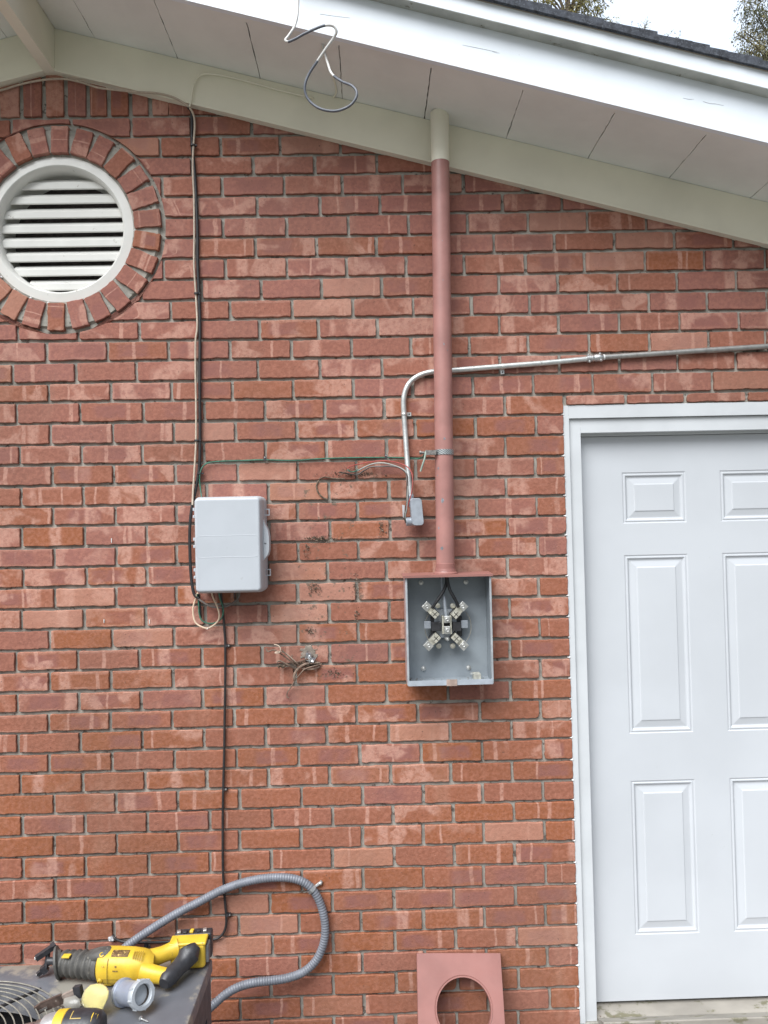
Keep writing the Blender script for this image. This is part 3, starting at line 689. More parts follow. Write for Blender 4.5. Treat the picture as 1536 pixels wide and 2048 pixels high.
# ---------------------------------------------------------------- service mast
p0 = at(891, 1143, -.070); p1 = at(880.5, 330, -.070); dirp = (p1-p0).normalized()
mast = empty('service_mast', tuple(p0), 'faded pink painted steel pipe rising from the open meter box up to the eave', 'pipe')
def along(z): return p0+dirp*((z-p0.z)/dirp.z)
zsplit = at(880, 317, -.1).z
c1 = along(zsplit); ctop = along(zs(c1.x)+.002)
MB().lathe(p0, dirp, [(0.02, .0300), ((c1-p0).length, .0300)], PINK, 40).build('pipe', mast, smooth=True)
MB().lathe(c1, dirp, [(0, .0303), ((ctop-c1).length, .0303)], FRZ, 40).build('painted_pipe_top', mast, smooth=True)
MB().lathe(p0-dirp*.0, dirp, [(0, .0325), (.004, .0345), (.006, .0315), (.027, .0312), (.028, .0300)], PINK2, 40, False, False).build('pipe_collar', mast, smooth=True)
for px, py, wd, ht in ((889, 877, 3, 5), (877, 936, 3.4, 5), (876, 950, 1.8, 2), (885, 1001, 4.2, 8), (878, 1056, 2.6, 4.5), (884, 1097, 4.6, 6), (895, 700, 1.4, 1.8), (886, 560, 1.5, 2), (888, 688, 2, 5)):   # bare chips in the paint
    zc = at(px, py, -.1).z; c = along(zc); a0 = math.asin(max(-.9, min(.9, (at(px, py, -.1).x-c.x)/.030))); vs = []; fs = []; nn = 12
    for k in range(nn):
        t = 2*math.pi*k/nn; rr_ = rnd.uniform(.55, 1.1); da_ = math.cos(t)*wd*.0016*rr_/.030/2*1.6; dz_ = math.sin(t)*ht*.0016*rr_*.7
        vs.append((c.x+math.sin(a0+da_)*.03022, c.y-math.cos(a0+da_)*.03022, zc+dz_))
    MB().add(vs, [tuple(range(nn))], CHIP).build('paint_chip', mast)
q = along(at(888, 904, -.09).z)
stp = empty('pipe_clamp', tuple(q), 'woven steel strap clamp round the pink pipe holding the green ground wire', 'pipe clamp')
HATCH = NT('hatched_steel'); oo = HATCH.coords(); s_ = HATCH.n('ShaderNodeTexWave'); s_.inputs['Scale'].default_value = 60; s_.inputs['Distortion'].default_value = 2
mm = HATCH.n('ShaderNodeMapping'); mm.inputs['Rotation'].default_value = (.6, .9, .4); HATCH.lk(oo, mm.inputs[0]); HATCH.lk(mm.outputs[0], s_.inputs[0])
HATCH.lk(HATCH.mix(s_.outputs[1], (.12, .14, .15), (.5, .52, .52)), HATCH.b.inputs[0]); HATCH.b.inputs['Metallic'].default_value = .6; HATCH.b.inputs['Roughness'].default_value = .45
MB().lathe(q-dirp*.0085, dirp, [(0, .0300), (0, .0318), (.017, .0318), (.017, .0300)], HATCH.mat, 40, False, False).build('strap', stp, smooth=True)
CLSC = mat('tarnished_zinc', (.20, .19, .18), .5, .5, var=.4, vscale=120, dirt=(.4, .36, .3), dscale=160, dthr=.6)
mb = MB()
mb.box(q.x-.062, q.x-.028, q.y-.030, q.y-.012, q.z-.009, q.z+.006, CLSC)
mb.lathe((q.x-.078, q.y-.020, q.z-.001), (1, 0, 0), [(0, .0045), (.05, .0045)], CLSC, 12)
mb.lathe((q.x-.082, q.y-.020, q.z-.001), (1, 0, 0), [(0, .007), (.006, .007)], CLSC, 6)
mb.build('clamp_screw', stp)

# ---------------------------------------------------------------- meter box
MYF, MYB = -.112, -.004
x0, x1 = -.552, -.277; z1 = at(895, 1152, MYF).z; z0 = at(895, 1369, MYF).z
box = empty('meter_box', ((x0+x1)/2, 0, z0), 'open grey meter socket box with four jaws and pink painted edges below the pink pipe', 'meter box')
mb = MB(); t = .0022
def quad(a, b, c, d, m): mb.add([a, b, c, d], [(0, 1, 2, 3)], m)
BSIDE = mat('box_side_pink', (.36, .27, .26), .5, .1, var=.14, vscale=30, dirt=(.3, .31, .33), dscale=40, dthr=.58)
mb.box(x0, x0+t, MYF, MYB, z0, z1, BOXGR); mb.box(x1-t, x1, MYF, MYB, z0, z1, BOXGR)
mb.box(x0+t, x1-t, MYF+.004, MYB, z1-t, z1, BOXGR); mb.box(x0+t, x1-t, MYF+.001, MYB, z0+.001, z0+t, BOXGR)
mb.box(x0+t, x1-t, MYB-t, MYB, z0+t, z1-t, BOXGR)
enc = mb.build('enclosure', box)
mb = MB()
mb.box(x0-.0006, x0+.0055, MYF-.0014, MYF-.0002, z0, z1, BOXRIM); mb.build('side_rim', box); mb = MB(); mb.box(x1-.0055, x1+.0006, MYF-.0014, MYF-.0002, z0, z1, BOXRIM)
mb.build('side_rim', box)
MB().box(x0-.0016, x0-.0006, MYF-.001, MYB-.006, z0+.001, z1-.001, BSIDE).build('painted_side', box)
mb = MB().box(x0+.002, x1-.002, MYF-.003, MYF-.001, z0-.002, z0+.0145, mat('lip_blue_grey', (.40, .44, .49), .45, .2, var=.12, vscale=25, dirt=(.16, .15, .14), dscale=70, dthr=.64))
mb.build('bottom_lip', box)
MB().box(-.428, -.394, MYF-.0055, MYF-.003, z0-.004, z0+.0165, mat('tab_tan', (.36, .27, .23), .55, var=.2, vscale=40)).build('latch_tab', box)
mb = MB()
T = Matrix.Translation((0, 0, 0))
pr = [(MYF-.008, z1-.003), (MYF-.0095, z1-.003), (MYF-.0095, z1+.004), (-.02, z1+.0075), (-.02, z1+.0045), (MYF-.008, z1+.0005)]
mb.rings([[(x, y, z) for y, z in pr] for x in (x0-.008, x1+.006)], PINK2)
hood = mb.build('rain_hood', box)
mb = MB()
hp = along(z1+.007)
mb.lathe((hp.x, hp.y, z1+.003), (0, 0, 1), [(0, .040), (.005, .040), (.008, .036), (.012, .0335), (.020, .0325)], PINK2, 32)
mb.build('hub', box, smooth=True)
def MX(cx, cy): return x0+(cx-225)/(1345-225)*(x1-x0)           # measured on the open face
def L(px, py, y): return at(px, py, y)
# fixings in the back of the box
for px, py in ((842, 1165), (932, 1164), (847, 1337), (937, 1335)):
    p = L(px, py, -.006); MB().lathe(p, (0, -1, 0), [(0, .0085), (.004, .0075), (.0045, .005), (.008, .0045), (.009, .002)], ZINC, 20).build('fixing_bolt', box, smooth=True)
kp = L(893, 1320, 0.0018)
mb = MB()
for r in (.0195, .030):
    mb.lathe((kp.x, kp.y, kp.z), (0, -1, 0), [(0, r-.0014), (.0026, r-.0005), (.0026, r+.0005), (0, r+.0014)], BOXRIM, 40, False, False)
mb.build('knockout', box, smooth=True)
# insulator block, jaws, neutral
yb = -.03
def bx(name, a, b, ya, yb_, m, par=box, bev=0.0):
    p = L(a[0], a[1], ya); q_ = L(b[0], b[1], ya)
    o = MB().box(min(p.x, q_.x), max(p.x, q_.x), ya, yb_, min(p.z, q_.z), max(p.z, q_.z), m).build(name, par)
    if bev: md = o.modifiers.new('bevel', 'BEVEL'); md.width = bev; md.segments = 2
    return o
bx('support_bracket', (868, 1219), (914, 1275), -.031, 0.0, LBGR, bev=.002)
bx('insulator_base', (861, 1234), (925, 1273), -.0275, -.018, BLKPL, bev=.003)
bx('insulator_block', (863, 1245), (882, 1262), -.050, -.0285, BLKPL, bev=.0015)
bx('insulator_block', (905, 1245), (923, 1262), -.050, -.0285, BLKPL, bev=.0015)
bx('side_plate', (848, 1243), (862, 1257), -.044, -.038, LBGR, bev=.001)
bx('side_plate', (922, 1241), (936, 1256), -.044, -.038, LBGR, bev=.001)
p = L(896, 1254, -.040)
for a0, a1 in ((-52, 42), (142, 218)):
    MB().tube([(p.x+math.cos(R(a))*.0765, p.y, p.z+math.sin(R(a))*.0765) for a in range(a0, a1+1, 4)], .0011, WIREG, 8).build('retaining_ring', box, smooth=True)
for px, py, ang in ((862, 1221, 222-180), (918, 1221, -42), (865, 1283, -42), (919, 1283, 42)):
    # lug axis: lies along the diagonal through the centre
    sx = -1 if px < 890 else 1; sz = 1 if py < 1250 else -1
    c = L(px, py, -.060); d = Vector((sx, 0, sz)).normalized(); nrm = Vector((0, -1, 0)); e = d.cross(nrm)
    Mx = Matrix(((d.x, 0, e.x, c.x), (d.y, 1, e.y, c.y), (d.z, 0, e.z, c.z), (0, 0, 0, 1)))
    j = MB().box(-.028, .008, .0, .024, -.0110, .0110, TINNED, Mx)
    j.box(-.027, -.004, -.013, -.0002, -.0105, -.0014, TINNED, Mx); j.box(-.027, -.004, -.013, -.0002, .0014, .0105, TINNED, Mx); j.box(-.017, -.0145, -.0134, -.0131, -.0095, .0095, DARK, Mx)
    j.box(-.030, .002, .0242, .055, -.013, .013, BLKPL, Mx)
    jo = j.build('meter_jaw', box); md = jo.modifiers.new('bevel', 'BEVEL'); md.width = .0012; md.segments = 2
    g = MB().box(.008, .031, -.004, .018, -.0130, .0130, ZINC, Mx)
    cc = Mx @ Vector((.018, -.0045, 0)); g.lathe(cc, (0, -1, 0), [(0, .0062), (.003, .0058), (.003, .0035), (.0005, .003)], ZINC, 14)
    go = g.build('lug', jo); md = go.modifiers.new('bevel', 'BEVEL'); md.width = .0015; md.segments = 2
nb = MB()
pa = L(884, 1232, -.062); pb = L(904, 1268, -.062)
nb.box(pa.x, pa.x+.0055, -.062, -.030, pb.z, pa.z, TINNED); nb.box(pb.x-.0055, pb.x, -.062, -.030, pb.z, pa.z, TINNED); nb.box(pa.x+.0055, pb.x-.0055, -.036, -.030, pb.z, pa.z, BLKPL)
nb.box(pa.x+.006, pb.x-.006, -.070, -.040, pa.z-.022, pa.z, ZINC); nb.box(pa.x+.006, pb.x-.006, -.068, -.040, pb.z+.001, pb.z+.026, ZINC)
for zc in (pa.z-.011, pb.z+.014): nb.lathe(((pa.x+pb.x)/2, -.070, zc), (0, -1, 0), [(0, .0068), (.005, .0064), (.005, .0035), (.001, .003)], ZINC, 16)
no = nb.build('neutral_bar', box); md = no.modifiers.new('bevel', 'BEVEL'); md.width = .0012; md.segments = 2
cn = L(893, 1277, -.05); MB().lathe(cn, (.1, -1, 0), [(0, .007), (.02, .0065), (.024, .003)], ZINC, 14).build('stud', box, smooth=True)
for px, py in ((875, 1211), (905, 1211), (877, 1291), (905, 1291)):
    p = L(px, py, -.03); MB().lathe(p, (0, -1, 0), [(0, .009), (.012, .0085), (.013, .004), (.018, .0038)], TINNED, 12).build('mounting_screw', box, smooth=True)
tp = along(z1)
MB().tube(spline([(tp.x-.004, -.07, z1+.03), L(893, 1160, -.066), L(888, 1180, -.07), L(874, 1202, -.072), L(864, 1216, -.066)]), .0052, BLACK, 12).build('service_wire', box, smooth=True)
MB().tube(spline([(tp.x+.004, -.07, z1+.03), L(895, 1160, -.072), L(900, 1180, -.074), L(911, 1200, -.072), L(917, 1214, -.066)]), .0052, BLACK, 12).build('service_wire', box, smooth=True)
MB().tube(spline([(tp.x, -.05, z1+.03), L(883, 1158, -.045), L(884, 1175, -.05), L(888, 1195, -.056), L(891, 1222, -.058), L(893, 1234, -.056)]), [.0042]*8*3+[.0056]*17, LBGR, 12).build('neutral_wire', box, smooth=True)
p = L(955, 1352, -.05)
gl = MB().box(p.x-.014, p.x+.009, -.07, -.025, z0+.003, z0+.021, TINNED); gl.lathe((p.x-.015, -.045, z0+.018), (-1, 0, .3), [(0, .004), (.008, .004)], ZINC, 10)
gl.build('ground_lug', box)
db = MB()
for i in range(70):
    c = Vector((rnd.choice((rnd.uniform(x0+.006, x1-.01), x0+.006+abs(rnd.gauss(0, .02)))), rnd.uniform(-.10, -.02), z0+.004)); r = rnd.uniform(.001, .004)
    db.add([c+Vector((rnd.uniform(-r, r), rnd.uniform(-r, r), rnd.uniform(0, r))) for _ in range(4)], [(0, 1, 2), (0, 2, 3), (1, 3, 2), (0, 3, 1)], SOIL)
do = db.build('dirt_crumbs'); tag(do, kind='stuff', label='brown dirt crumbs on the floor of the open meter box')

# ---------------------------------------------------------------- meter box cover, leaning on the wall
ct = [at(833, 1906, -.014), at(1000, 1906, -.014)]
pbt = at(836.5, 2048, -.105); slope = (ct[0]-pbt).normalized()
U = (ct[1]-ct[0]).normalized(); V = -slope; V = (V-U*V.dot(U)).normalized(); N = U.cross(V)
if N.y > 0: N = -N
cw = (ct[1]-ct[0]).length; chh = (ct[0].z-GZ-.006)/(-V.z)
def C3(u, v, d): return ct[0]+U*u+V*v+N*d
cpx = C3(cw*.53, .152, 0)
cc = (cw*.535, .155); rh = .0865; n = 48
rect = []; hole = []; 
for i in range(n):
    a = 2*math.pi*(i+.5)/n; c, s = math.cos(a), math.sin(a)
    ks = []
    if c > 1e-6: ks.append((cw-cc[0])/c)
    if c < -1e-6: ks.append(-cc[0]/c)
    if s > 1e-6: ks.append((chh-cc[1])/s)
    if s < -1e-6: ks.append(-cc[1]/s)
    k = min(ks); rect.append([cc[0]+c*k, cc[1]+s*k]); hole.append((cc[0]+c*rh, cc[1]+s*rh))
for cx_, cy_ in ((0, 0), (cw, 0), (0, chh), (cw, chh)):
    b = min(rect, key=lambda p: math.hypot(p[0]-cx_, p[1]-cy_)); b[0], b[1] = cx_, cy_
cov = empty('meter_cover', tuple(C3(cw/2, chh, 0)), 'pink steel meter box cover with a round hole leaning on the brick wall', 'meter cover')
mb = MB()
def r3(pts, d, k=1.0): return [C3(cc[0]+(u-cc[0])*k, cc[1]+(v-cc[1])*k, d) for u, v in pts]
mb.rings([r3(rect, -.012), r3(rect, .0105), r3(rect, .012, .992), r3(hole, .012, 1.09), r3(hole, .0105, 1.06), r3(hole, .0105, 1.0), r3(hole, .0085, .995), r3(hole, -.004, .992), r3(hole, -.004, 1.05), r3(rect, .0085, .985), r3(rect, -.012, .985)], PINK2, True, False, False)
mb.build('cover_plate', cov)
mb = MB(); mb.rings([r3(hole, .0122, 1.055), r3(hole, .0135, 1.05), r3(hole, .0135, 1.012), r3(hole, .011, 1.0)], PINK2, True, False, False); mb.build('hole_rim', cov, smooth=True)
# ---------------------------------------------------------------- telecom box
q4 = [at(383, 996, -.125), at(516, 996, -.125), at(520, 1183, -.125), at(390, 1186, -.125)]
o4 = q4[3]; ex = (q4[2]-q4[3]); ez = (q4[0]-q4[3]); W4, H4 = ex.length, ez.length; ex = ex.normalized(); ez = (ez-ex*ez.dot(ex)).normalized()
TT = Matrix(((ex.x, 0, ez.x, o4.x), (ex.y, 1, ez.y, 0), (ex.z, 0, ez.z, o4.z), (0, 0, 0, 1)))
tb = empty('telecom_box', tuple(TT @ Vector((W4/2, 0, 0))), 'light grey plastic telephone service box with rounded corners and cables looping below it', 'service box')
mb = MB(); mb.prism(rrect(-.004, W4+.010, -.006, H4+.004, .018), -.062, -.006, PLGREY, TT, .002)
bk = mb.build('back_box', tb, smooth=True)
mb = MB(); n_ = 7
def lidring(d, y): return [TT @ Vector((x, y, z)) for x, z in rrect(-.002+d, W4+.008-d, -.003+d, H4+.002-d, max(.003, .016-d), n_)]
mb.rings([lidring(-.001, -.060), lidring(-.001, -.098), lidring(.0005, -.102), lidring(.003, -.116), lidring(.0055, -.1225), lidring(.0085, -.1248), lidring(.012, -.125), lidring(.017, -.1248)], PLGREY, True, False, True)
lid = mb.build('lid', tb, smooth=True)
pz0, pz1 = H4*.365, H4*.60
mb = MB()
def pr_(d, y): return [TT @ Vector((x, y, z)) for x, z in rrect(.006+d, W4-.003-d, pz0+d, pz1-d, .008, 5)]
mb.rings([pr_(0, -.1245), pr_(.0008, -.1253), pr_(.0016, -.1253), pr_(.0024, -.12495)], PLGREY, True, False, True)
mb.build('raised_panel', lid)
mb = MB()
lx = W4+.006
pl = [(lx, H4*.30), (lx, H4*.80), (lx+.008, H4*.72), (lx+.018, H4*.65), (lx+.022, H4*.58), (lx+.022, H4*.44), (lx+.018, H4*.38), (lx+.006, H4*.33)]
mb.prism(pl, -.092, -.060, PLGREY, TT, .003); mb.build('latch_cover', lid, smooth=True)
MB().box(lx+.006, lx+.012, -.0935, -.0905, H4*.50, H4*.507, DARK, TT).build('latch_slot', lid)
for f in (.84, .52, .19):
    mb = MB(); zc = H4*f
    mb.box(-.0085, -.001, -.082, -.052, zc-.009, zc+.011, PLGREY, TT); mb.box(-.014, -.0075, -.080, -.055, zc+.008, zc+.018, PLGREY, TT); mb.box(-.014, -.0075, -.080, -.055, zc-.015, zc-.006, PLGREY, TT)
    h = mb.build('hinge', tb); md = h.modifiers.new('bevel', 'BEVEL'); md.width = .0012; md.segments = 2
for f in (.84, .185):
    zc = H4*f; xa = W4+.010; mb = MB()
    mb.box(xa, xa+.015, -.05, -.040, zc+.008, zc+.011, PLGREY, TT); mb.box(xa, xa+.015, -.05, -.040, zc-.011, zc-.008, PLGREY, TT); mb.box(xa+.012, xa+.015, -.05, -.040, zc-.008, zc+.008, PLGREY, TT)
    mb.build('latch_loop', tb)

# ---------------------------------------------------------------- cables
def P(pts, y): return [at(a, b, (c[0] if c else y)) for a, b, *c in pts]
def cable(name, pts, r, m, label, cat, y=-.008, n=7, group=None, seg=10, base=None):
    q = pts if isinstance(pts[0], Vector) else P(pts, y)
    q = spline(q, n)
    o = MB().tube(q, r, m, seg).build(name, smooth=True, loc=tuple(q[-1]))
    return tag(o, label, cat, group)
FY = -.0305
cable('eave_cable', [(-140, 205, -.008), (-60, 190, -.008), (0, 181, -.008), (30, 172, -.008), (62, 164, -.010), (95, 159, -.012), (128, 158, -.014), (160, 164, -.016), (195, 175, -.024), (232, 180, FY), (272, 184, FY), (310, 186, FY), (342, 193, FY), (366, 205, FY), (379, 216, -.028),
    (387, 230, -.016), (389.5, 250, -.012), (388, 276, -.012), (386, 310, -.012), (386, 350, -.012), (388, 400, -.011), (388.5, 470, -.011), (388, 530, -.011), (391.5, 586, -.010), (394.5, 650, -.014), (391, 684, -.013), (391, 747, -.012), (392, 804, -.012), (392, 880, -.010), (389.5, 930, -.014), (386, 985, -.020), (385, 1010, -.03)],
    .0034, TAN, 'tan cable running under the frieze and down the brick to the telephone service box', 'cable')
cable('black_cable', [(376, 214, -.030), (383, 224, -.014), (384, 250, -.009), (384, 290, -.009), (389, 340, -.009), (392.5, 400, -.009), (395, 470, -.009), (395.5, 530, -.009), (398, 590, -.009), (400, 655, -.009), (399.5, 724, -.009), (399.5, 793, -.009), (400, 862, -.009), (399, 930, -.009), (394, 965, -.010), (389, 992, -.012), (383, 1020, -.016), (379.5, 1060, -.018), (380, 1110, -.018), (382, 1150, -.018), (386, 1180, -.02), (391, 1192, -.02), (398, 1196, -.02)],
    .0050, BLACK, 'thick black cable beside the tan one, running down behind the service box hinges', 'cable')
cable('painted_cable',
    P([(379, 214, -.029), (383, 195, FY), (386, 175, FY), (393, 157, FY), (410, 147.5, FY), (450, 152, FY), (500, 164, FY), (550, 178, FY), (595, 189, FY), (622, 195, FY)], FY) + [onsoffit(640, 200, -.004), onsoffit(662, 197, -.004), onsoffit(672, 185, -.004), onsoffit(668, 160, -.004), onsoffit(655, 128, -.004), onsoffit(646, 100, -.004), onsoffit(643, 80, .01)],
    .0030, FRZ, 'thin cable painted the same cream as the frieze board it is stapled to', 'cable')
hole = onsoffit(643, 78, .012)
drop = [hole] + P([(648, 100, -.285), (655, 125, -.30), (664, 148, -.33), (684, 163, -.36), (703, 171, -.38), (713, 183, -.39), (711, 198, -.39), (697, 213, -.385), (672, 222, -.38), (645, 219, -.375), (624, 207, -.37), (612, 190, -.37), (610, 170, -.375), (618, 148, -.38), (635, 122, -.39), (652, 97, -.40), (667, 76, -.41), (673, 63, -.42), (666, 52, -.425), (650, 51, -.43), (632, 57, -.43), (608, 68, -.43), (590, 78, -.43), (576, 83.5, -.43), (571, 80, -.43), (577, 72, -.43), (588, 55, -.43), (594, 34, -.425), (596, 10, -.42), (597, -25, -.42), (600, -70, -.42), (604, -100, -.40), (606, -125, -.34)], -.4)
dq = spline(drop, 8)
CABG = mat('weathered_grey_sheath', (.11, .12, .145), .45, var=.15, vscale=40)
CABW = mat('paint_splashed_sheath', (.60, .59, .57), .5, var=.12, vscale=50)
rt = empty('hanging_cable', tuple(hole), 'loose grey cable loop hanging from the soffit and up over the white fascia board', 'cable')
def sec(a, b, m):
    MB().tube(dq[a:b+1], .0037, m, 10).build('cable_sheath', rt, smooth=True)
sec(0, 3*8+2, CABW); sec(3*8+2, 15*8, CABG); sec(15*8, 20*8, CABW); sec(20*8, 24*8, CABG); sec(24*8, len(dq)-1, CABW)
for px, py, m in ((384, 291, BLKPL), (391.5, 587, BLKPL), (392, 881, BLKPL), (397.5, 947, BLKPL)):
    c = at(px+2, py, -.011); o = MB().lathe(c, (0, 0, 1), [(-.0025, .0092), (.0025, .0092)], m, 14)
    o.box(c.x+.006, c.x+.013, c.y-.004, c.y+.004, c.z-.002, c.z+.002, m)
    wh = {291: 'just under the frieze', 587: 'level with the vent bottom', 881: 'a hand above the green wire', 947: 'where the green wire joins'}[py]
    tag(o.build('cable_tie', loc=tuple(c), smooth=True), 'black cable tie on the tan and black pair '+wh, 'cable tie', 'cable ties on the cable bundle')
# ground wire
gw = [(404, 1003, -.03), (402, 985, -.016), (399.5, 965, -.012), (400, 948, -.016), (405, 934, -.012), (416, 926, -.009), (440, 922.5, -.008), (485, 921, -.008), (530, 919.5, -.008), (585, 921, -.008), (640, 917.5, -.008), (700, 915.5, -.008), (772, 915, -.008), (805, 915.5, -.009), (835, 917, -.014), (845, 914, -.05), (850, 906, -.085), (853, 901, -.092)]
cable('ground_wire', gw, .0024, GREEN, 'green ground wire clipped level along the brick from the service box to the pipe clamp', 'wire', seg=8)
cable('wire_tail', [(853, 901, -.094), (851, 907, -.098), (849, 918, -.10), (845, 930, -.098), (841, 943, -.095)], .0030, mat('pale_green_wire', (.27, .34, .29), .5, var=.2), 'short pale green wire end dangling from the pipe clamp', 'wire', seg=8)
def clip(px, py, label, dx=0, dz=.007):
    c = at(px, py, -.006); mb = MB().box(c.x-.004, c.x+.004, -.013, .0, c.z-.0042, c.z+.0042, BLKPL)
    mb.lathe((c.x+dx, -.004, c.z+dz), (0, -1, 0), [(-.004, .0042), (.007, .0042)], BLKPL, 12); mb.lathe((c.x+dx, -.011, c.z+dz), (0, -1, 0), [(0, .0027), (.0012, .0022)], ZINC, 10)
    tag(mb.build('cable_clip', loc=tuple(c)), label, 'cable clip', 'nail-on cable clips')
clip(530, 919, 'black nail clip holding the green ground wire above the service box')
clip(772, 915, 'black nail clip holding the green ground wire left of the bent steel conduit')
clip(453, 1291, 'upper black nail clip on the black coax below the service box', .008, 0)
clip(448, 1578, 'middle black nail clip, alone on the long straight run of the black coax', .007, 0)
clip(455, 1829, 'lower black nail clip on the black coax under the grey flexible conduit', .008, 0)
# coax from the box down to the condenser
cable('coax_cable', [(441, 1182, -.04), (443, 1196, -.03), (446, 1225, -.014), (449, 1260, -.010), (450.5, 1290, -.009), (450.5, 1350, -.009), (449.5, 1420, -.009), (448.5, 1500, -.009), (446.5, 1578, -.009), (445.5, 1650, -.009), (446, 1740, -.009), (449, 1790, -.009), (452, 1829, -.009), (452.5, 1848, -.009), (448, 1864, -.009), (438, 1875, -.009), (425, 1879, -.009), (400, 1881, -.009), (350, 1883, -.010), (293, 1885, -.010), (250, 1883.5, -.010), (235, 1880, -.010), (228, 1875, -.008), (225, 1871, .004)],
    .0042, COAX, 'black coax cable dropping straight down the brick then turning left above the condenser', 'cable')
for px, py, lb in ((293, 1888, 'left'), (418, 1885, 'right')):
    c = at(px, py, -.006); mb = MB().box(c.x-.005, c.x+.005, -.015, .0, c.z-.006, c.z+.006, BLKPL); mb.lathe((c.x, -.004, c.z-.010), (0, -1, 0), [(-.004, .004), (.006, .004)], BLKPL, 12); mb.box(c.x-.002, c.x+.002, -.006, .001, c.z-.030, c.z-.012, BLKPL)
    tag(mb.build('cable_clip', loc=tuple(c)), 'black nail clip on the coax just above the yellow saw, '+('beside the lump of putty' if lb == 'left' else 'at the saw battery'), 'cable clip', 'nail-on cable clips')
# putty around the wall entry
def blob(name, c, r, m, label, cat, n=3, sc=(1, 1, 1), jit=.35, par=None, **k):
    mb = MB(); c = Vector(c)
    for i in range(n):
        cc = c+Vector((rnd.uniform(-1, 1)*r*sc[0], rnd.uniform(-.3, .1)*r, rnd.uniform(-1, 1)*r*sc[2]))*.7; rr = r*rnd.uniform(.5, .8); rows = []
        for a in range(1, 6):
            th = math.pi*a/6; rows.append([cc+Vector((math.sin(th)*math.cos(p)*sc[0], math.sin(th)*math.sin(p)*sc[1], math.cos(th)*sc[2]))*rr*(1+rnd.uniform(-jit, jit)) for p in [2*math.pi*q/9 for q in range(9)]])
        mb.rings(rows, m)
    o = mb.build(name, par, smooth=True, loc=None if par else tuple(c)); return o if par else tag(o, label, cat, **k)
blob('putty_lump', at(225, 1876, -.004), .010, PUTTY, 'grey lump of putty sealing the hole where the black coax enters the brick', 'putty', 4)
# loops under the box
lg = 'slack wire loops under the service box'
cable('tan_wire', [(422, 1180, -.05), (426, 1195, -.04), (434, 1212, -.03), (438.5, 1228, -.025), (437, 1240, -.022), (428, 1250, -.020), (415, 1256.5, -.020), (402, 1253, -.018), (391, 1245, -.016), (386.5, 1230, -.014), (386.5, 1214, -.014), (391, 1198, -.016), (395, 1186, -.03)], .0029, mat('pale_tan_wire', (.58, .44, .32), .5, var=.12), 'pale tan wire making the lowest slack loop under the service box', 'wire', group=lg, seg=8)
MB().tube(P([(411, 1257, -.02), (414.5, 1258.5, -.022), (417, 1255, -.024)], 0), .001, CAULK, 6).build('frayed_end', bpy.data.objects['tan_wire'])
cable('green_loop_wire', [(437, 1182, -.05), (440, 1198, -.04), (446, 1214, -.03), (446, 1228, -.025), (441, 1239, -.02), (430, 1245.5, -.018), (417, 1246.5, -.016), (404, 1241, -.014), (398.5, 1228, -.014), (397.5, 1212, -.014), (396, 1198, -.016), (394, 1188, -.03)], .0024, GREEN, 'green wire loop hanging inside the pale tan loop under the service box', 'wire', group=lg, seg=8)
cable('grey_loop_cable', [(479, 1180, -.05), (478, 1193, -.04), (470, 1203, -.032), (455, 1212, -.028), (438, 1215, -.028), (420, 1212, -.026), (404, 1203, -.022), (395, 1196, -.02), (391, 1188, -.022)], .0034, mat('grey_brown_sheath', (.12, .10, .09), .5, var=.2), 'grey-brown cable sagging in a shallow loop right under the service box', 'cable', group=lg, seg=8)
cable('brown_stub_cable', [(469, 1181, -.05), (469, 1193, -.035), (470.5, 1200, -.02)], .003, BRNW, 'short brown cable stub under the right end of the service box', 'cable', group=lg, seg=8)
cable('hanging_black_wire', [(398, 1188, -.02), (399, 1205, -.010), (400.5, 1222, -.008), (401, 1236, -.008)], .0042, BLACK, 'black cable end pressed on the brick inside the wire loops under the service box', 'cable', group=lg, seg=8)

# ---------------------------------------------------------------- rigid conduit with its fitting
ce = empty('conduit', tuple(at(822, 985, -.02)), 'bright bent steel conduit rising from a grey fitting and passing behind the pink pipe', 'conduit')
cpts = [(820.5, 992, -.040), (818.5, 970, -.034), (816, 940, -.026), (813, 900, -.018), (810.5, 865, -.013), (808.5, 835, -.0115), (807, 808, -.0115), (808.5, 790, -.0115), (815, 772, -.0115), (826, 759, -.0115), (841, 750, -.0115), (860, 744.5, -.0115), (885, 742, -.0115), (920, 739.5, -.0115), (1000, 733, -.0115), (1100, 725, -.0115), (1195, 715.8, -.0115)]
EMT = mat('bright_conduit', (.56, .58, .57), .40, .65, var=.12, vscale=50, dirt=(.4, .4, .38), dscale=60, dthr=.6)
EMT2 = mat('dull_conduit', (.36, .355, .34), .45, .7, var=.15, vscale=50, dirt=(.3, .28, .26), dscale=60, dthr=.6)
MB().tube(spline(P(cpts, 0), 8), .0090, EMT, 20).build('bent_tube', ce, smooth=True)
MB().tube(P([(1208, 714.5, -.0115), (1300, 708.3, -.0115), (1420, 700, -.0115), (1536, 692.5, -.0115), (1700, 683, -.0115), (1900, 672, -.0115)], 0), .0090, EMT2, 20).build('straight_tube', ce, smooth=True)
a, b = at(1173, 718, -.0115), at(1206, 714.6, -.0115); d = (b-a).normalized()
mb = MB(); L_ = (b-a).length
mb.lathe(a, d, [(0, .0100), (.001, .0128), (.013, .0128), (.015, .0108), (.018, .0108), (.020, .0132), (.024, .0108), (.028, .0108), (.031, .0128), (L_-.004, .0128), (L_, .0100)], GALV, 24)
for t in (.007, L_-.010): mb.lathe(a+d*t+Vector((0, 0, .010)), (0, 0, 1), [(0, .004), (.006, .004), (.0065, .003)], GALV, 10); mb.lathe(a+d*t+Vector((0, -.009, -.009)), (0, -.6, -.8), [(0, .0035), (.005, .0035)], GALV, 10)
mb.build('coupling', ce, smooth=True)
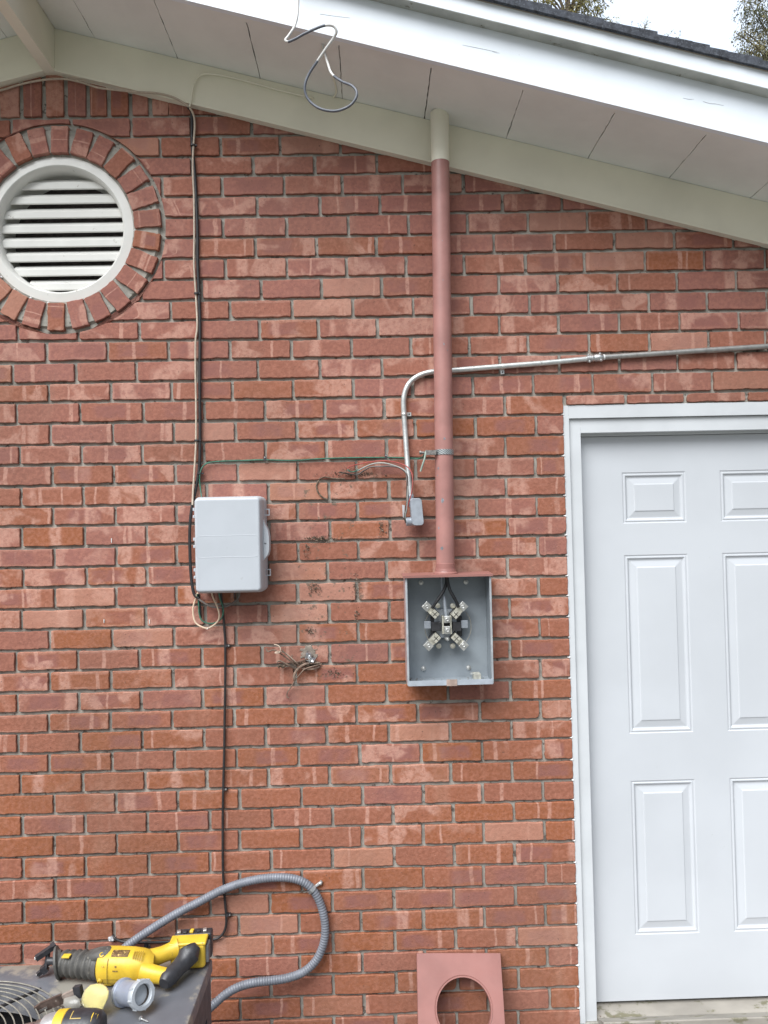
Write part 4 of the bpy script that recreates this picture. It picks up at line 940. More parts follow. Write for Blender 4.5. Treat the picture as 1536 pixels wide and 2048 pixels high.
a = at(1204, 714.8, -.0115); MB().lathe(a, d, [(.001, .0094), (.008, .0096), (.009, .0090)], CAULK, 16, False, False).build('white_sleeve', ce, smooth=True)
def strap(px, py, ax, tabv, nm='conduit_strap'):
    c = at(px, py, -.0115); ax = Vector(ax).normalized()
    mb = MB().lathe(c-ax*.0055, ax, [(0, .0092), (0, .0106), (.0035, .0106), (.0055, .0114), (.0075, .0106), (.011, .0106), (.011, .0092)], ZINC, 20, False, False)
    t = Vector(tabv).normalized(); p = c+t*.0105; q = c+t*.0245
    e = ax*.0062
    def y(v, yy): return Vector((v.x, yy, v.z))
    mb.rings([[y(p-e, -.006), y(p+e, -.006), y(p+e, -.0015), y(p-e, -.0015)], [y(q-e, -.006), y(q+e, -.006), y(q+e, -.0015), y(q-e, -.0015)]], ZINC)
    m = c+t*.018; mb.lathe(y(m, -.0061), (0, -1, 0), [(0, .0026), (.0004, .0026)], DARK, 10)
    mb.build(nm, ce)
strap(808, 828, (at(807, 808, 0)-at(808.5, 835, 0)), (1, 0, -.02)); strap(1005, 733, d, (0.02, 0, -1))
# fitting
f0 = at(821.5, 1001, -.040); f1 = at(835, 1012, -.04)
mb = MB()
fdir = (at(820, 985, -.040)-at(823, 1010, -.040)).normalized()
mb.lathe(f0-fdir*.020, fdir, [(0, .017), (.012, .0145), (.022, .0125), (.030, .0115), (.034, .0122), (.036, .0122), (.040, .0100)], LBGR, 20, True, False)
fx0, fx1 = at(822.5, 1050, -.058).x, at(846, 1050, -.058).x; fz0, fz1 = at(835, 1051, -.055).z, at(835, 996.5, -.055).z
mb.build('fitting_neck', ce, smooth=True)
mb = MB(); pf = rrect(fx0, fx1, fz0, fz1, .011, 6); pf = [(x-(z-fz0)*.07+.002, z) for x, z in pf]
mb.prism(pf, -.060, -.022, LBGR, None, .003); fb = mb.build('fitting_body', ce, smooth=True)
MB().prism([(x+.001, z) for x, z in pf], -.0655, -.061, LBGR, None, .0015).build('fitting_cover', ce, smooth=True)
c = at(819, 1043, -.040); mb = MB().lathe(c+Vector((.010, 0, 0)), (-1, 0, 0), [(0, .0145), (.014, .0140), (.016, .0150), (.021, .0150), (.021, .0115), (.006, .0110)], LBGR, 20, True, False)
mb.lathe(c-Vector((-.003, 0, 0)), (-1, 0, 0), [(0, .0112), (.0005, .0112)], DARK, 20); mb.build('fitting_outlet', ce, smooth=True)
wgp = 'loose wires coming out of the grey conduit fitting'
wb = [(813, 1044, -.040), (811, 1034, -.048), (813.5, 1022, -.056), (817, 1008, -.060)]
cable('red_wire', wb+[(823, 985, -.062), (825.5, 960, -.058), (823, 945, -.052), (815, 934, -.045), (800, 927, -.038), (780, 922.5, -.030), (760, 921.5, -.024), (735, 925, -.016), (712, 929.5, -.010), (698, 934, -.008), (695, 939, -.010)], .0018, REDW, 'thin red wire arching left from the conduit fitting, topmost of the loose wires', 'wire', group=wgp, seg=6)
cable('grey_wire', [(813, 1045, -.044), (810.5, 1032, -.052), (814, 1015, -.058), (815, 985, -.056), (814.5, 960, -.050), (812, 945, -.046), (803, 937, -.040), (785, 930, -.032), (765, 926, -.025), (745, 928, -.018), (728, 935, -.012), (714, 942, -.010), (702, 944, -.012), (694, 940, -.014)], .0024, GRYW, 'grey-green wire arching between the red and the brown loose wires', 'wire', group=wgp, seg=6)
cable('brown_wire', [(812, 1046, -.046), (809, 1033, -.050), (813, 1012, -.054), (814, 980, -.054), (814.5, 955, -.050), (810, 944, -.045), (798, 935.5, -.038), (782, 932.5, -.032), (760, 933, -.026), (742, 934, -.020), (728, 941, -.014), (718, 948, -.010), (706, 949, -.010), (692, 946.5, -.012), (678, 944.5, -.018)], .0026, BRNW, 'dark brown wire arching lowest of the loose wires with its end pointing left', 'wire', group=wgp, seg=6)
cable('green_stub_wire', [(717, 938, -.008), (711, 942, -.014), (702, 943, -.018), (695, 938, -.02)], .0016, GREEN, 'short green wire end sticking out of the joint near the brown wire tip', 'wire', group=wgp, seg=6)
sp_ = MB()
for i in range(9):
    a = at(694, 942, -.016); e = a+Vector((rnd.uniform(-.030, .002), rnd.uniform(-.012, .006), rnd.uniform(-.016, .022))); m_ = (a+e)/2+Vector((rnd.uniform(-.005, .005), 0, rnd.uniform(-.006, .006)))
    sp_.tube(spline([a, m_, e], 4), .0005, ROOT, 5)
tag(sp_.build('frayed_strands', loc=tuple(at(694, 942, -.016))), 'tuft of frayed thin strands at the tips of the loose wires', 'frayed wire')

# ---------------------------------------------------------------- old hole with torn roots / wires, mud patches
rt2 = empty('torn_cable_stub', tuple(at(612, 1322, -.01)), 'torn dry cable strands and twisted foil sticking out of a patched hole in the brick', 'torn cable')
def strand(pts, r, m): MB().tube(spline([at(a, b, c) for a, b, c in pts], 5), r*1.25, m, 7).build('strand', rt2, smooth=True)
strand([(596, 1336, -.012), (580, 1322, -.03), (562, 1308, -.042), (548, 1300, -.05), (536, 1303, -.052), (532, 1297, -.05)], .0020, ROOT)
strand([(600, 1333, -.012), (585, 1318, -.035), (570, 1306, -.045), (556, 1303, -.05), (550, 1306, -.052), (559, 1305, -.056), (561, 1297, -.056), (556, 1291, -.056), (548, 1289, -.056)], .0016, mat('pale_root', (.46, .36, .28), .85, var=.2, vscale=60))
strand([(594, 1340, -.010), (576, 1330, -.03), (560, 1322, -.04), (554, 1324, -.042)], .0024, ROOT)
strand([(603, 1334, -.010), (590, 1324, -.028), (576, 1312, -.044), (566, 1302, -.05), (564, 1299, -.05)], .0017, ROOT)
strand([(640, 1326, -.006), (622, 1326, -.016), (606, 1330, -.020), (594, 1340, -.020), (588, 1352, -.022), (590, 1360, -.02)], .0034, ROOT)
strand([(644, 1328, -.006), (628, 1332, -.018), (610, 1338, -.022), (602, 1346, -.022), (592, 1358, -.02), (588, 1364, -.016), (582, 1374, -.012), (575, 1384, -.010), (574, 1393, -.012), (578, 1396, -.012)], .0015, ROOT)
strand([(632, 1322, -.008), (618, 1318, -.02), (604, 1322, -.02), (590, 1325, -.015), (582, 1322, -.01)], .003, mat('dark_root', (.12, .07, .05), .85, var=.3, vscale=60))
strand([(590, 1326, -.016), (584, 1316, -.03), (584, 1310, -.034)], .0016, ROOT)
strand([(572, 1328, -.006), (566, 1334, -.010), (560, 1331, -.014), (556, 1335, -.016)], .0034, SOIL)
strand([(640, 1332, -.004), (630, 1337, -.012), (618, 1338, -.016), (604, 1337, -.014)], .003, ROOT)
for a_, b_, r_ in ((574, 1329, .007), (585, 1324, .008), (602, 1327, .009), (618, 1330, .008), (634, 1327, .006)): blob('root_clump', at(a_, b_, -.010), r_, SOIL, None, None, 3, sc=(1.5, 1, .6), jit=.5, par=rt2)
blob('foil_wad', at(620, 1315, -.012), .015, FOIL, None, None, 7, jit=.5, par=rt2)
mb = MB(); c = at(617, 1303, 0)
ptsm = [(c.x+math.cos(a)*.030*(1+rnd.uniform(-.35, .3)), c.z+math.sin(a)*.024*(1+rnd.uniform(-.35, .3))-.004) for a in [2*math.pi*i/34 for i in range(34)]]
mb.prism(ptsm, -.0022, .006, mat('patching_mortar', (.24, .20, .165), .95, var=.25, vscale=60, dirt=(.14, .12, .1), dscale=90, dthr=.58, bump=.9, bscale=200), None, .003); mb.build('mortar_patch', rt2, smooth=True)
def mud(px, py, wpx, hpx, n, label, up=0):
    mb = MB(); c0 = at(px, py, -.002)
    for i in range(n):
        u = rnd.gauss(0, .36); v = rnd.gauss(0, .36)
        c = at(px+u*wpx, py+v*hpx, -.0015); r = rnd.uniform(.0009, .0032)
        k = [c+Vector((rnd.uniform(-1.5, 1.5)*r, rnd.uniform(-1.6, .5)*r, rnd.uniform(-1, 1)*r)) for _ in range(5)]
        mb.add(k, [(0, 1, 2), (0, 2, 3), (0, 3, 4), (0, 4, 1), (1, 2, 3), (1, 3, 4)], rnd.choice((SOIL, SOIL, ROOT)))
    tag(mb.build('mud_patch', loc=tuple(c0)), label, 'mud', 'dried mud patches on the brick')
mud(636, 1077, 42, 8, 170, 'widest strip of crumbly dried mud along the brick edge right of the service box')
mud(629, 1176, 18, 18, 90, 'round clot of dried mud on the brick below the service box lower right corner')
mud(714, 1172, 14, 26, 80, 'mud crumbs filling an upright joint left of the open meter box top')
mud(613, 1096, 9, 24, 40, 'thin upright smear of mud crumbs under the wide mud strip')
mud(762, 1058, 10, 26, 46, 'small dark mud smear left of the grey conduit fitting')
mud(712, 948, 84, 7, 150, 'long thin ridge of mud under the arching loose wires')
mud(621, 1262, 12, 9, 50, 'small ring of mud on the brick above the torn cable strands')
mud(668, 1345, 30, 14, 60, 'sparse mud specks right of the torn cable strands')
mud(714, 1236, 6, 24, 30, 'mud in the upright joint midway between torn cable strands and meter box')
mb = MB().tube(spline([at(a, b, -.003) for a, b in ((638, 960), (633, 972), (637, 986), (646, 995), (655, 999))], 5), .0028, SOIL, 6); mb.tube(spline([at(a, b, -.003) for a, b in ((638, 958), (650, 954), (668, 957), (690, 958))], 5), .002, SOIL, 6)
tag(mb.build('mud_tube', smooth=True, loc=tuple(at(645, 975, 0))), 'hooked insect mud tube curving over a mortar joint', 'mud tube')

# ---------------------------------------------------------------- flexible conduit
fl = [(232, 1912, -.05), (258, 1889, -.045), (300, 1860, -.040), (350, 1829, -.034), (400, 1803, -.030), (440, 1782, -.028), (480, 1767, -.024), (520, 1758, -.022), (555, 1755, -.020), (585, 1757, -.018), (610, 1766, -.017), (628, 1783, -.017), (641, 1808, -.018), (649, 1840, -.020), (650, 1870, -.022), (643, 1900, -.025), (628, 1926, -.028), (605, 1945, -.032), (575, 1956, -.038), (545, 1961, -.045), (510, 1965, -.055), (480, 1973, -.065), (455, 1986, -.08), (432, 2005, -.10), (405, 2030, -.13), (380, 2060, -.16)]
sp = spline(P(fl, 0), 40); out = [sp[0]]; acc = 0
step = .0021
for a, b in zip(sp, sp[1:]):
    l = (b-a).length
    while acc+l >= step:
        t = (step-acc)/l; a = a+(b-a)*t; out.append(a); l = (b-a).length; acc = 0
    acc += l
rs = [.0131+(.0008 if (i % 4) in (0, 1) else -.0005) for i in range(len(out))]
fx = MB().tube(out, rs, FLEX, 14).build('flexible_conduit', smooth=True, loc=tuple(out[-1]))
tag(fx, 'grey ribbed flexible conduit looping on the brick behind the condenser', 'flexible conduit')
c = at(627, 1775, -.02)
mb = MB().lathe(at(623, 1778, -.017), (at(634, 1790, 0)-at(616, 1770, 0)), [(-.006, .0145), (-.006, .0165), (.006, .0165), (.006, .0145)], GALV, 18, False, False)
t0 = at(632, 1772, -.01); mb.tube([t0, at(640, 1766, -.006), at(644, 1762, -.005)], .005, GALV, 8); mb.lathe(at(641, 1766, -.006), (0, -1, 0), [(0, .0065), (.005, .0055), (.007, .003)], ZINC, 8)
tag(mb.build('conduit_hanger', loc=tuple(c)), 'small steel hanger strap nailed to the brick at the top bend of the flexible conduit', 'conduit strap')
# ---------------------------------------------------------------- condenser
T0 = -0.016
AX0, AX1, AY0, AY1 = -2.209, -1.111, -1.24, -.47
ac = empty('air_conditioner', ((AX0+AX1)/2, (AY0+AY1)/2, GZ+.06), 'grey outdoor condenser with a round wire fan guard and tools lying on its top', 'air conditioner')
pad = MB().box(AX0-.08, AX1+.06, AY0-.08, AY1+.08, GZ+.005, GZ+.055, CONC).build('concrete_pad', loc=((AX0+AX1)/2, (AY0+AY1)/2, GZ))
tag(pad, 'concrete pad under the grey outdoor condenser', 'pad')
XC, YC, RF = -1.66, -.852, .285
mb = MB()
n = 80; top = []; hol = []; rc = .035
for i in range(n):
    a = 2*math.pi*(i+.5)/n; c, s = math.cos(a), math.sin(a)
    ks = [(AX1-XC)/c if c > 0 else (AX0-XC)/c, (AY1-YC)/s if s > 0 else (AY0-YC)/s]; k = min(ks)
    top.append([XC+c*k, YC+s*k]); hol.append([XC+c*RF, YC+s*RF])
for qx, qy in ((AX0, AY0), (AX1, AY0), (AX0, AY1), (AX1, AY1)):
    b = min(top, key=lambda p: math.hypot(p[0]-qx, p[1]-qy)); b[0], b[1] = qx, qy
def tr(pts, z, k=0.0): return [(x+(-k if x > XC else k)*(abs(x-AX1) < 1e-6 or abs(x-AX0) < 1e-6), y+(-k if y > YC else k)*(abs(y-AY1) < 1e-6 or abs(y-AY0) < 1e-6), z) for x, y in pts]
def hr(r, z): return [(XC+math.cos(2*math.pi*(i+.5)/n)*r, YC+math.sin(2*math.pi*(i+.5)/n)*r, z) for i in range(n)]
mb.rings([tr(top, T0-.035), tr(top, T0-.008), tr(top, T0-.003, .002), tr(top, T0, .008), hr(RF+.035, T0+.0008), hr(RF+.030, T0+.006), hr(RF+.008, T0+.007), hr(RF, T0+.004), hr(RF-.004, T0-.06)], ACTOP, True, False, False)
mb.build('top_cover', ac, smooth=True)
mb = MB()
bx0, bx1, by0, by1 = AX0+.004, AX1-.004, AY0+.004, AY1-.004; zb, zt_ = GZ+.055, T0-.035
for x_, y_ in ((bx0, by0), (bx1-.05, by0), (bx0, by1-.05), (bx1-.05, by1-.05)): mb.box(x_, x_+.05, y_, y_+.05, zb, zt_, ACSIDE)
mb.box(bx0+.02, bx1-.02, by0+.02, by1-.02, zb, zb+.03, ACSIDE)
mb.box(bx1-.012, bx1, by0+.05, by1-.05, zt_-.09, zt_, ACSIDE); mb.box(bx0, bx0+.012, by0+.05, by1-.05, zt_-.09, zt_, ACSIDE)
mb.box(bx0+.05, bx1-.05, by0, by0+.012, zt_-.09, zt_, ACSIDE); mb.box(bx0+.05, bx1-.05, by1-.012, by1, zt_-.09, zt_, ACSIDE)
z = zb+.03
while z < zt_-.10:
    for (xa, xb, ya, yb2) in ((bx1-.010, bx1-.004, by0+.05, by1-.05), (bx0+.004, bx0+.010, by0+.05, by1-.05), (bx0+.05, bx1-.05, by0+.004, by0+.010), (bx0+.05, bx1-.05, by1-.010, by1-.004)):
        mb.box(xa, xb, ya, yb2, z, z+.018, ACSIDE)
    z += .030
cab = mb.build('cabinet', ac); 
COIL = mat('coil_fins', (.04, .04, .042), .6, .3, var=.3, vscale=90)
mb = MB(); mb.box(bx0+.02, bx1-.02, by0+.02, by1-.02, zb+.03, zt_-.25, COIL)
for (xa, xb, ya, yb2) in ((bx1-.03, bx1-.02, by0+.05, by1-.05), (bx0+.02, bx0+.03, by0+.05, by1-.05), (bx0+.05, bx1-.05, by0+.02, by0+.03), (bx0+.05, bx1-.05, by1-.03, by1-.02)): mb.box(xa, xb, ya, yb2, zb+.03, zt_-.005, COIL)
mb.build('coil', ac)
mb = MB()
GR = [RF+.004-.0175*i for i in range(14)]
def domez(r): return T0+.012+.028*(1-(r/RF)**2)
for r in GR: mb.tube([(XC+math.cos(q)*r, YC+math.sin(q)*r, domez(r)) for q in [2*math.pi*k/64 for k in range(65)]], .0015, WIREG, 6, False)
mb.build('guard_rings', ac, smooth=True)
mb = MB()
for k in range(8):
    q = 2*math.pi*(k+.35)/8; mb.tube([(XC+math.cos(q)*r, YC+math.sin(q)*r, domez(r)-.005) for r in (RF+.012, RF*.75, RF*.5, RF*.25, .03)], .0042, BLKPL, 8)
mb.lathe((XC, YC, domez(0)-.012), (0, 0, 1), [(0, .045), (.008, .04)], BLKPL, 24)
mb.build('guard_spokes', ac, smooth=True)
mb = MB().lathe((XC, YC, T0-.14), (0, 0, 1), [(0, .06), (.09, .06), (.10, .04)], BLKPL, 24)
for k in range(4):
    q0 = 2*math.pi*k/4; vs = []
    for j in range(5):
        q = q0+j*.22
        for r in (.055, .255): vs.append((XC+math.cos(q)*r, YC+math.sin(q)*r, T0-.11+j*.014))
    mb.add(vs, [(2*j, 2*j+1, 2*j+3, 2*j+2) for j in range(4)], STEEL)
mb.build('fan', ac, smooth=True)

# ---------------------------------------------------------------- tools on the condenser
def loft(mb, secs, m, seg=20):
    """secs: (centre, half width, half height, squareness)"""
    c = [Vector(s[0]) for s in secs]; rg = []
    for i, (ce_, rw, rh_, e) in enumerate(secs):
        t = (c[min(i+1, len(c)-1)]-c[max(i-1, 0)]).normalized(); a = t.cross(Vector((0, 0, 1))).normalized(); b = a.cross(t)
        o = []
        for k in range(seg):
            q = 2*math.pi*k/seg; cs, sn = math.cos(q), math.sin(q)
            o.append(c[i]+a*(rw*math.copysign(abs(cs)**e, cs))+b*(rh_*math.copysign(abs(sn)**e, sn)))
        rg.append(o)
    return mb.rings(rg, m)
def Z(px, py, h): return onz(px, py, T0+h)
sw = empty('reciprocating_saw', tuple(Z(260, 1940, 0.0)), 'yellow and black cordless reciprocating saw lying on its side on the condenser', 'power saw')
mb = MB()
loft(mb, [(Z(201, 1929, .041), 0.0317, 0.0299, .8), (Z(204, 1929, .041), 0.0378, 0.0370, .8), (Z(214, 1929, .041), 0.0414, 0.0396, .8), (Z(235, 1930, .041), 0.0414, 0.0400, .75), (Z(262, 1931, .041), 0.0405, 0.0396, .75), (Z(285, 1931, .040), 0.0387, 0.0370, .8), (Z(300, 1930, .040), 0.0352, 0.0317, .8), (Z(309, 1929, .040), 0.0264, 0.0229, .9)], YEL, 28)
body = mb.build('motor_body', sw, smooth=True)
mb = MB()
loft(mb, [(Z(292, 1921, .046), .022, .026, .9), (Z(308, 1915, .047), .019, .022, .9), (Z(325, 1909, .048), .018, .020, .9), (Z(342, 1902, .050), .019, .021, .9), (Z(356, 1897, .052), .024, .026, .9)], YEL)
loft(mb, [(Z(285, 1943, .040), .022, .024, .9), (Z(305, 1948, .036), .019, .021, .9), (Z(322, 1951, .034), .017, .019, .8), (Z(333, 1951, .034), .015, .017, .8)], YEL)
mb.build('handle_frame', body, smooth=True)
mb = MB()
loft(mb, [(Z(327, 1968, .026), .012, .014, .9), (Z(331, 1962, .028), .018, .021, .9), (Z(342, 1951, .032), .020, .021, .85), (Z(356, 1936, .036), .019, .020, .85), (Z(369, 1922, .042), .022, .022, .85), (Z(377, 1911, .050), .027, .026, .85), (Z(380, 1900, .058), .026, .026, .85), (Z(378, 1893, .064), .018, .018, .9)], BLKPL)
mb.build('rubber_grip', sw, smooth=True)
c = Z(375, 1908, .045)
def rbox(name, c, sx, sy, sz, m, par, rot=0, bev=.005, tilt=0):
    M_ = Matrix.Translation(c) @ Matrix.Rotation(rot, 4, 'Z') @ Matrix.Rotation(tilt, 4, 'Y')
    o = MB().box(-sx/2, sx/2, -sy/2, sy/2, -sz/2, sz/2, m, M_).build(name, par)
    if bev: md = o.modifiers.new('bevel', 'BEVEL'); md.width = bev; md.segments = 3
    return o
cb_ = Z(375, 1912, .036)+Vector((0, .018, 0)); R_ = .05
rbox('battery_housing', cb_, .090, .050, .064, YEL, sw, R_, .009)
rbox('housing_lip', cb_+Vector((0, -.002, .0315)), .096, .046, .009, YEL, sw, R_, .004)
bt = rbox('battery', cb_+Vector((.004, .038, .002)), .098, .032, .066, BLKPL, sw, R_, .005)
for i in range(5): rbox('battery_contact', cb_+Vector((-.034+.017*i, .034+rnd.uniform(-.004, .004), .037)), .010, .014, .007, (ZINC, BLKPL, YEL, BLKPL, ZINC)[i], sw, rnd.uniform(-.5, .5), .002)
rbox('side_latch', cb_+Vector((.048, .004, .0)), .010, .03, .046, mat('latch_grey', (.14, .14, .15), .5), sw, R_, .003)
mb = MB(); b0, b1 = Z(203, 1930, .039), Z(124, 1926, .037); dd = b1-b0; rg = []
N_ = 44
for i in range(N_+1):
    t = i/N_; r = .0345-.0055*t; rib = .0026*math.cos(t*math.pi*2*6.5) if .1 < t < .96 else 0
    rg.append((b0+dd*t, r+rib, (r+rib)*.97, .95))
loft(mb, rg, BOOT, 28)
loft(mb, [(Z(228, 1910, .066), .018, .010, .9), (Z(214, 1909, .069), .024, .017, .9), (Z(196, 1909, .066), .024, .015, .9), (Z(180, 1911, .060), .020, .012, .9), (Z(170, 1914, .054), .012, .007, .9)], BOOT)
mb.build('rubber_boot', sw, smooth=True)
rbox('boot_tag', Z(133, 1912, .0675), .020, .016, .004, YEL, sw, -.05, .001, 0).rotation_euler = (0, 0, 0)
fa = (b1-b0).normalized(); fa = (fa+Vector((0, -.42, -.14))).normalized()
MB().lathe(Z(119, 1924.5, .039), fa, [(-.008, .027), (-.002, .030), (.002, .0400), (.006, .0400), (.008, .038), (.006, .024)], BOOT, 36).build('boot_flange', sw, smooth=True)
mb = MB()
mb.tube([Z(116, 1922, .045), Z(96, 1922, .045)], .009, BLKPL, 10)
def bar(a, b, w_, h_, m): 
    a, b = Vector(a), Vector(b); t = (b-a).normalized(); n1_ = t.cross(Vector((0, 0, 1))).normalized(); n2_ = n1_.cross(t)
    mb.rings([[p+n1_*w_+n2_*h_, p-n1_*w_+n2_*h_, p-n1_*w_-n2_*h_, p+n1_*w_-n2_*h_] for p in (a, b)], m)
bar(Z(72, 1917, .052), Z(106, 1894, .070), .007, .006, BLKPL); bar(Z(104, 1897, .068), Z(112, 1891, .072), .010, .009, BLKPL)
bar(Z(75, 1950, .010), Z(86, 1940, .018), .005, .005, BLKPL); bar(Z(84, 1942, .016), Z(94, 1934, .024), .008, .009, BLKPL)
bar(Z(92, 1936, .024), Z(97, 1902, .062), .004, .004, BLKPL)
mb.lathe(Z(73, 1916.5, .052), (-1, 0, 0), [(0, .005), (.004, .004)], ZINC, 10); mb.lathe(Z(75, 1950, .010), (-1, 0, 0), [(0, .004), (.003, .003)], STEEL, 10)
mb.build('saw_shoe', sw, smooth=True)
bl_ = MB(); pa_, pb_ = Z(104, 1926, .034), Z(47, 1923, .022)
bl_.add([pa_+Vector((0, 0, .008)), pb_+Vector((0, 0, .007)), pb_+Vector((.004, 0, -.006)), pa_+Vector((0, 0, -.008)), pa_+Vector((0, .0012, .008)), pb_+Vector((0, .0012, .007)), pb_+Vector((.004, .0012, -.006)), pa_+Vector((0, .0012, -.008))], [(0, 1, 2, 3), (7, 6, 5, 4), (0, 4, 5, 1), (1, 5, 6, 2), (2, 6, 7, 3), (3, 7, 4, 0)], mat('paint_dusted_blade', (.42, .21, .16), .5, .3, var=.2, vscale=80))
bl_.build('saw_blade', sw)
# rating plate and vent slots, laid on the curved body
def patch(mb, px0, px1, a0, a1, m, lift=.0006, nn=6):
    s0, s1 = Z(px0, 1930.3, .041), Z(px1, 1930.6, .041); vs = []
    for c_ in (s0, s1):
        for k in range(nn+1):
            q = R(a0+(a1-a0)*k/nn); cs, sn = math.cos(q), math.sin(q)
            vs.append(c_+Vector((0, -math.copysign(abs(cs)**.75, cs)*(.0415+lift), math.copysign(abs(sn)**.75, sn)*(.0402+lift))))
    mb.add(vs, [(k, k+1, nn+2+k, nn+1+k) for k in range(nn)], m)
PLATE = mat('worn_plate', (.13, .075, .03), .6, var=.5, vscale=150, dirt=(.5, .36, .12), dscale=170, dthr=.56)
mb = MB(); patch(mb, 229, 262, 58, 88, PLATE); mb.build('rating_plate', body)
SEAM = mat('seam_shadow', (.10, .07, .02), .7)
mb = MB(); patch(mb, 206, 297, -13, -11.6, SEAM, .0004, 3); mb.build('housing_seam', body)
mb = MB(); patch(mb, 224.5, 225.4, -60, 52, SEAM, .0004, 14); mb.build('housing_seam', body)
for a_, b_, c_, d_ in ((236, 246, 6, 9), (240, 243, 18, 24), (262, 270, -24, -22), (214, 219, 20, 22)):
    mb = MB(); patch(mb, a_, b_, c_, d_, PLATE, .0005, 3); mb.build('scuff', body)
mb = MB()
for k in range(5): patch(mb, 272+k*4.2, 274+k*4.2, 50-k*2, 84, mat('slot_shadow_yellow', (.30, .19, .02), .6) if k == 0 else mb.mats[0], .0007)
mb.build('cooling_slots', body)
for px, a in ((210, -28), (210, 62), (283, -30)):
    mb = MB(); c_ = Z(px, 1930, .041); q = R(a); p_c = c_+Vector((0, -math.cos(q)*.0385, math.sin(q)*.0375))
    mb.lathe(p_c, (0, -math.cos(q), math.sin(q)), [(0, .007), (.006, .0065), (.007, .004), (.004, .003)], YEL, 14); mb.build('screw_boss', body, smooth=True)
mb = MB(); loft(mb, [(Z(207, 1962, .012), .010, .008, .7), (Z(226, 1963, .012), .010, .008, .7)], YEL); mb.build('foot_rib', body, smooth=True)

# threaded conduit coupling
k0 = Z(247, 1985, .031); kax = Vector((.76, -.58, .26)).normalized()
cp = empty('pipe_coupling', tuple(k0-Vector((0, 0, .031))), 'grey threaded pipe fitting with a wide open ring, in front of the yellow saw', 'pipe fitting')
CPM = mat('fitting_blue_grey', (.30, .33, .40), .42, .35, var=.1, vscale=40, dirt=(.45, .46, .47), dscale=50, dthr=.66)
KL = .080
MB().lathe(k0, kax, [(-.006, .0292), (-.004, .0312), (.004, .0312), (.006, .0292), (.007, .0272), (KL-.012, .0268), (KL-.011, .0245)], CPM, 40, True, False).build('barrel', cp, smooth=True)
mb = MB().lathe(k0, kax, [(KL-.016, .0276), (KL-.015, .0312), (KL-.010, .0325), (KL-.001, .0325), (KL+.002, .0312), (KL+.002, .0236), (KL, .0224), (KL-.008, .0221)], mat('ring_pale_grey', (.46, .49, .52), .42, .3, var=.1, vscale=40), 40, True, False)
MB().lathe(k0, kax, [(KL-.008, .0221), (KL-.03, .0220), (KL-.065, 0.0216)], mat('bore_brown', (.06, .048, .04), .35, .5, var=.4, vscale=50, dirt=(.34, .27, .2), dscale=40, dthr=.58), 40, False, True).build('bore', cp, smooth=True)
for k in range(8):
    q = 2*math.pi*k/8; a = kax.cross(Vector((0, 0, 1))).normalized(); b = a.cross(kax); c_ = k0+kax*(KL-.012)+(a*math.cos(q)+b*math.sin(q))*.0320
    mb.lathe(c_, kax, [(0, .0025), (.012, .0025)], mb.mats[0], 8)
mb.build('open_ring', cp, smooth=True)
# safety glasses
sg = empty('safety_glasses', tuple(Z(150, 2015, 0)), 'yellow tinted safety glasses with a dark folded temple arm, between saw and drill', 'glasses')
LENS = NT('yellow_lens'); LENS.b.inputs['Base Color'].default_value = (.84, .76, .38, 1); LENS.b.inputs['Roughness'].default_value = .22
LENS.b.inputs['Transmission Weight'].default_value = .6; LENS.b.inputs['IOR'].default_value = 1.2
def lens(pts, name, m):
    c_ = sum((Vector(p) for p in pts), Vector())/len(pts); fr_ = []; bk_ = []; vd = (Vector(CP)-c_).normalized()
    mb = MB(); o1 = [Vector(p) for p in pts]; rings = [[p-vd*.002 for p in o1], [p for p in o1], [c_+(p-c_)*.93+vd*.0035 for p in o1], [c_+(p-c_)*.6+vd*.008 for p in o1], [c_+(p-c_)*.25+vd*.0095 for p in o1]]
    mb.rings(rings, m); mb.build(name, sg, smooth=True)
out_ = [(181, 1969.5, .070), (193, 1967, .071), (205, 1968, .070), (214, 1974, .066), (218, 1983, .060), (216.5, 1995, .050), (211, 2009, .036), (204, 2022, .024), (196, 2028, .020), (180, 2022, .022), (165, 2012, .027), (161, 2005, .032), (164, 1993, .044), (169, 1980, .058)]
lens([Z(a, b, h) for a, b, h in out_], 'tinted_lens', LENS.mat)
LENS2 = mat('smoke_film', (.20, .19, .17), .25, var=.2)
lens([Z(a, b, h) for a, b, h in ((128, 1996, .04), (150, 1990, .046), (160, 1998, .042), (163, 2012, .03), (155, 2022, .02), (135, 2024, .018), (126, 2010, .03))], 'second_lens', LENS2)
ARM = mat('dark_brown_arm', (.085, .06, .05), .4, var=.4, vscale=60, dirt=(.28, .24, .2), dscale=60, dthr=.6)
mb = MB()
bar(Z(72, 2022, .014), Z(84, 2014, .020), .0035, .0105, ARM); bar(Z(83, 2014.5, .020), Z(125, 1997, .032), .0035, .0115, ARM)
mb.build('temple_arm', sg, smooth=False)
mb = MB(); bar(Z(126, 1996, .034), Z(151, 1984, .044), .0035, .0080, mat('tan_plate', (.26, .21, .18), .45, var=.3, vscale=60)); mb.build('hinge_plate', sg)
mb = MB(); bar(Z(150, 1984, .046), Z(164, 1982, .050), .006, .0135, BLKPL); mb.build('hinge', sg)
mb = MB(); bar(Z(74, 2024, .014)+Vector((0, -.0042, 0)), Z(96, 2013, .022)+Vector((0, -.0042, 0)), .0008, .0028, STEEL); mb.build('arm_inlay', sg)
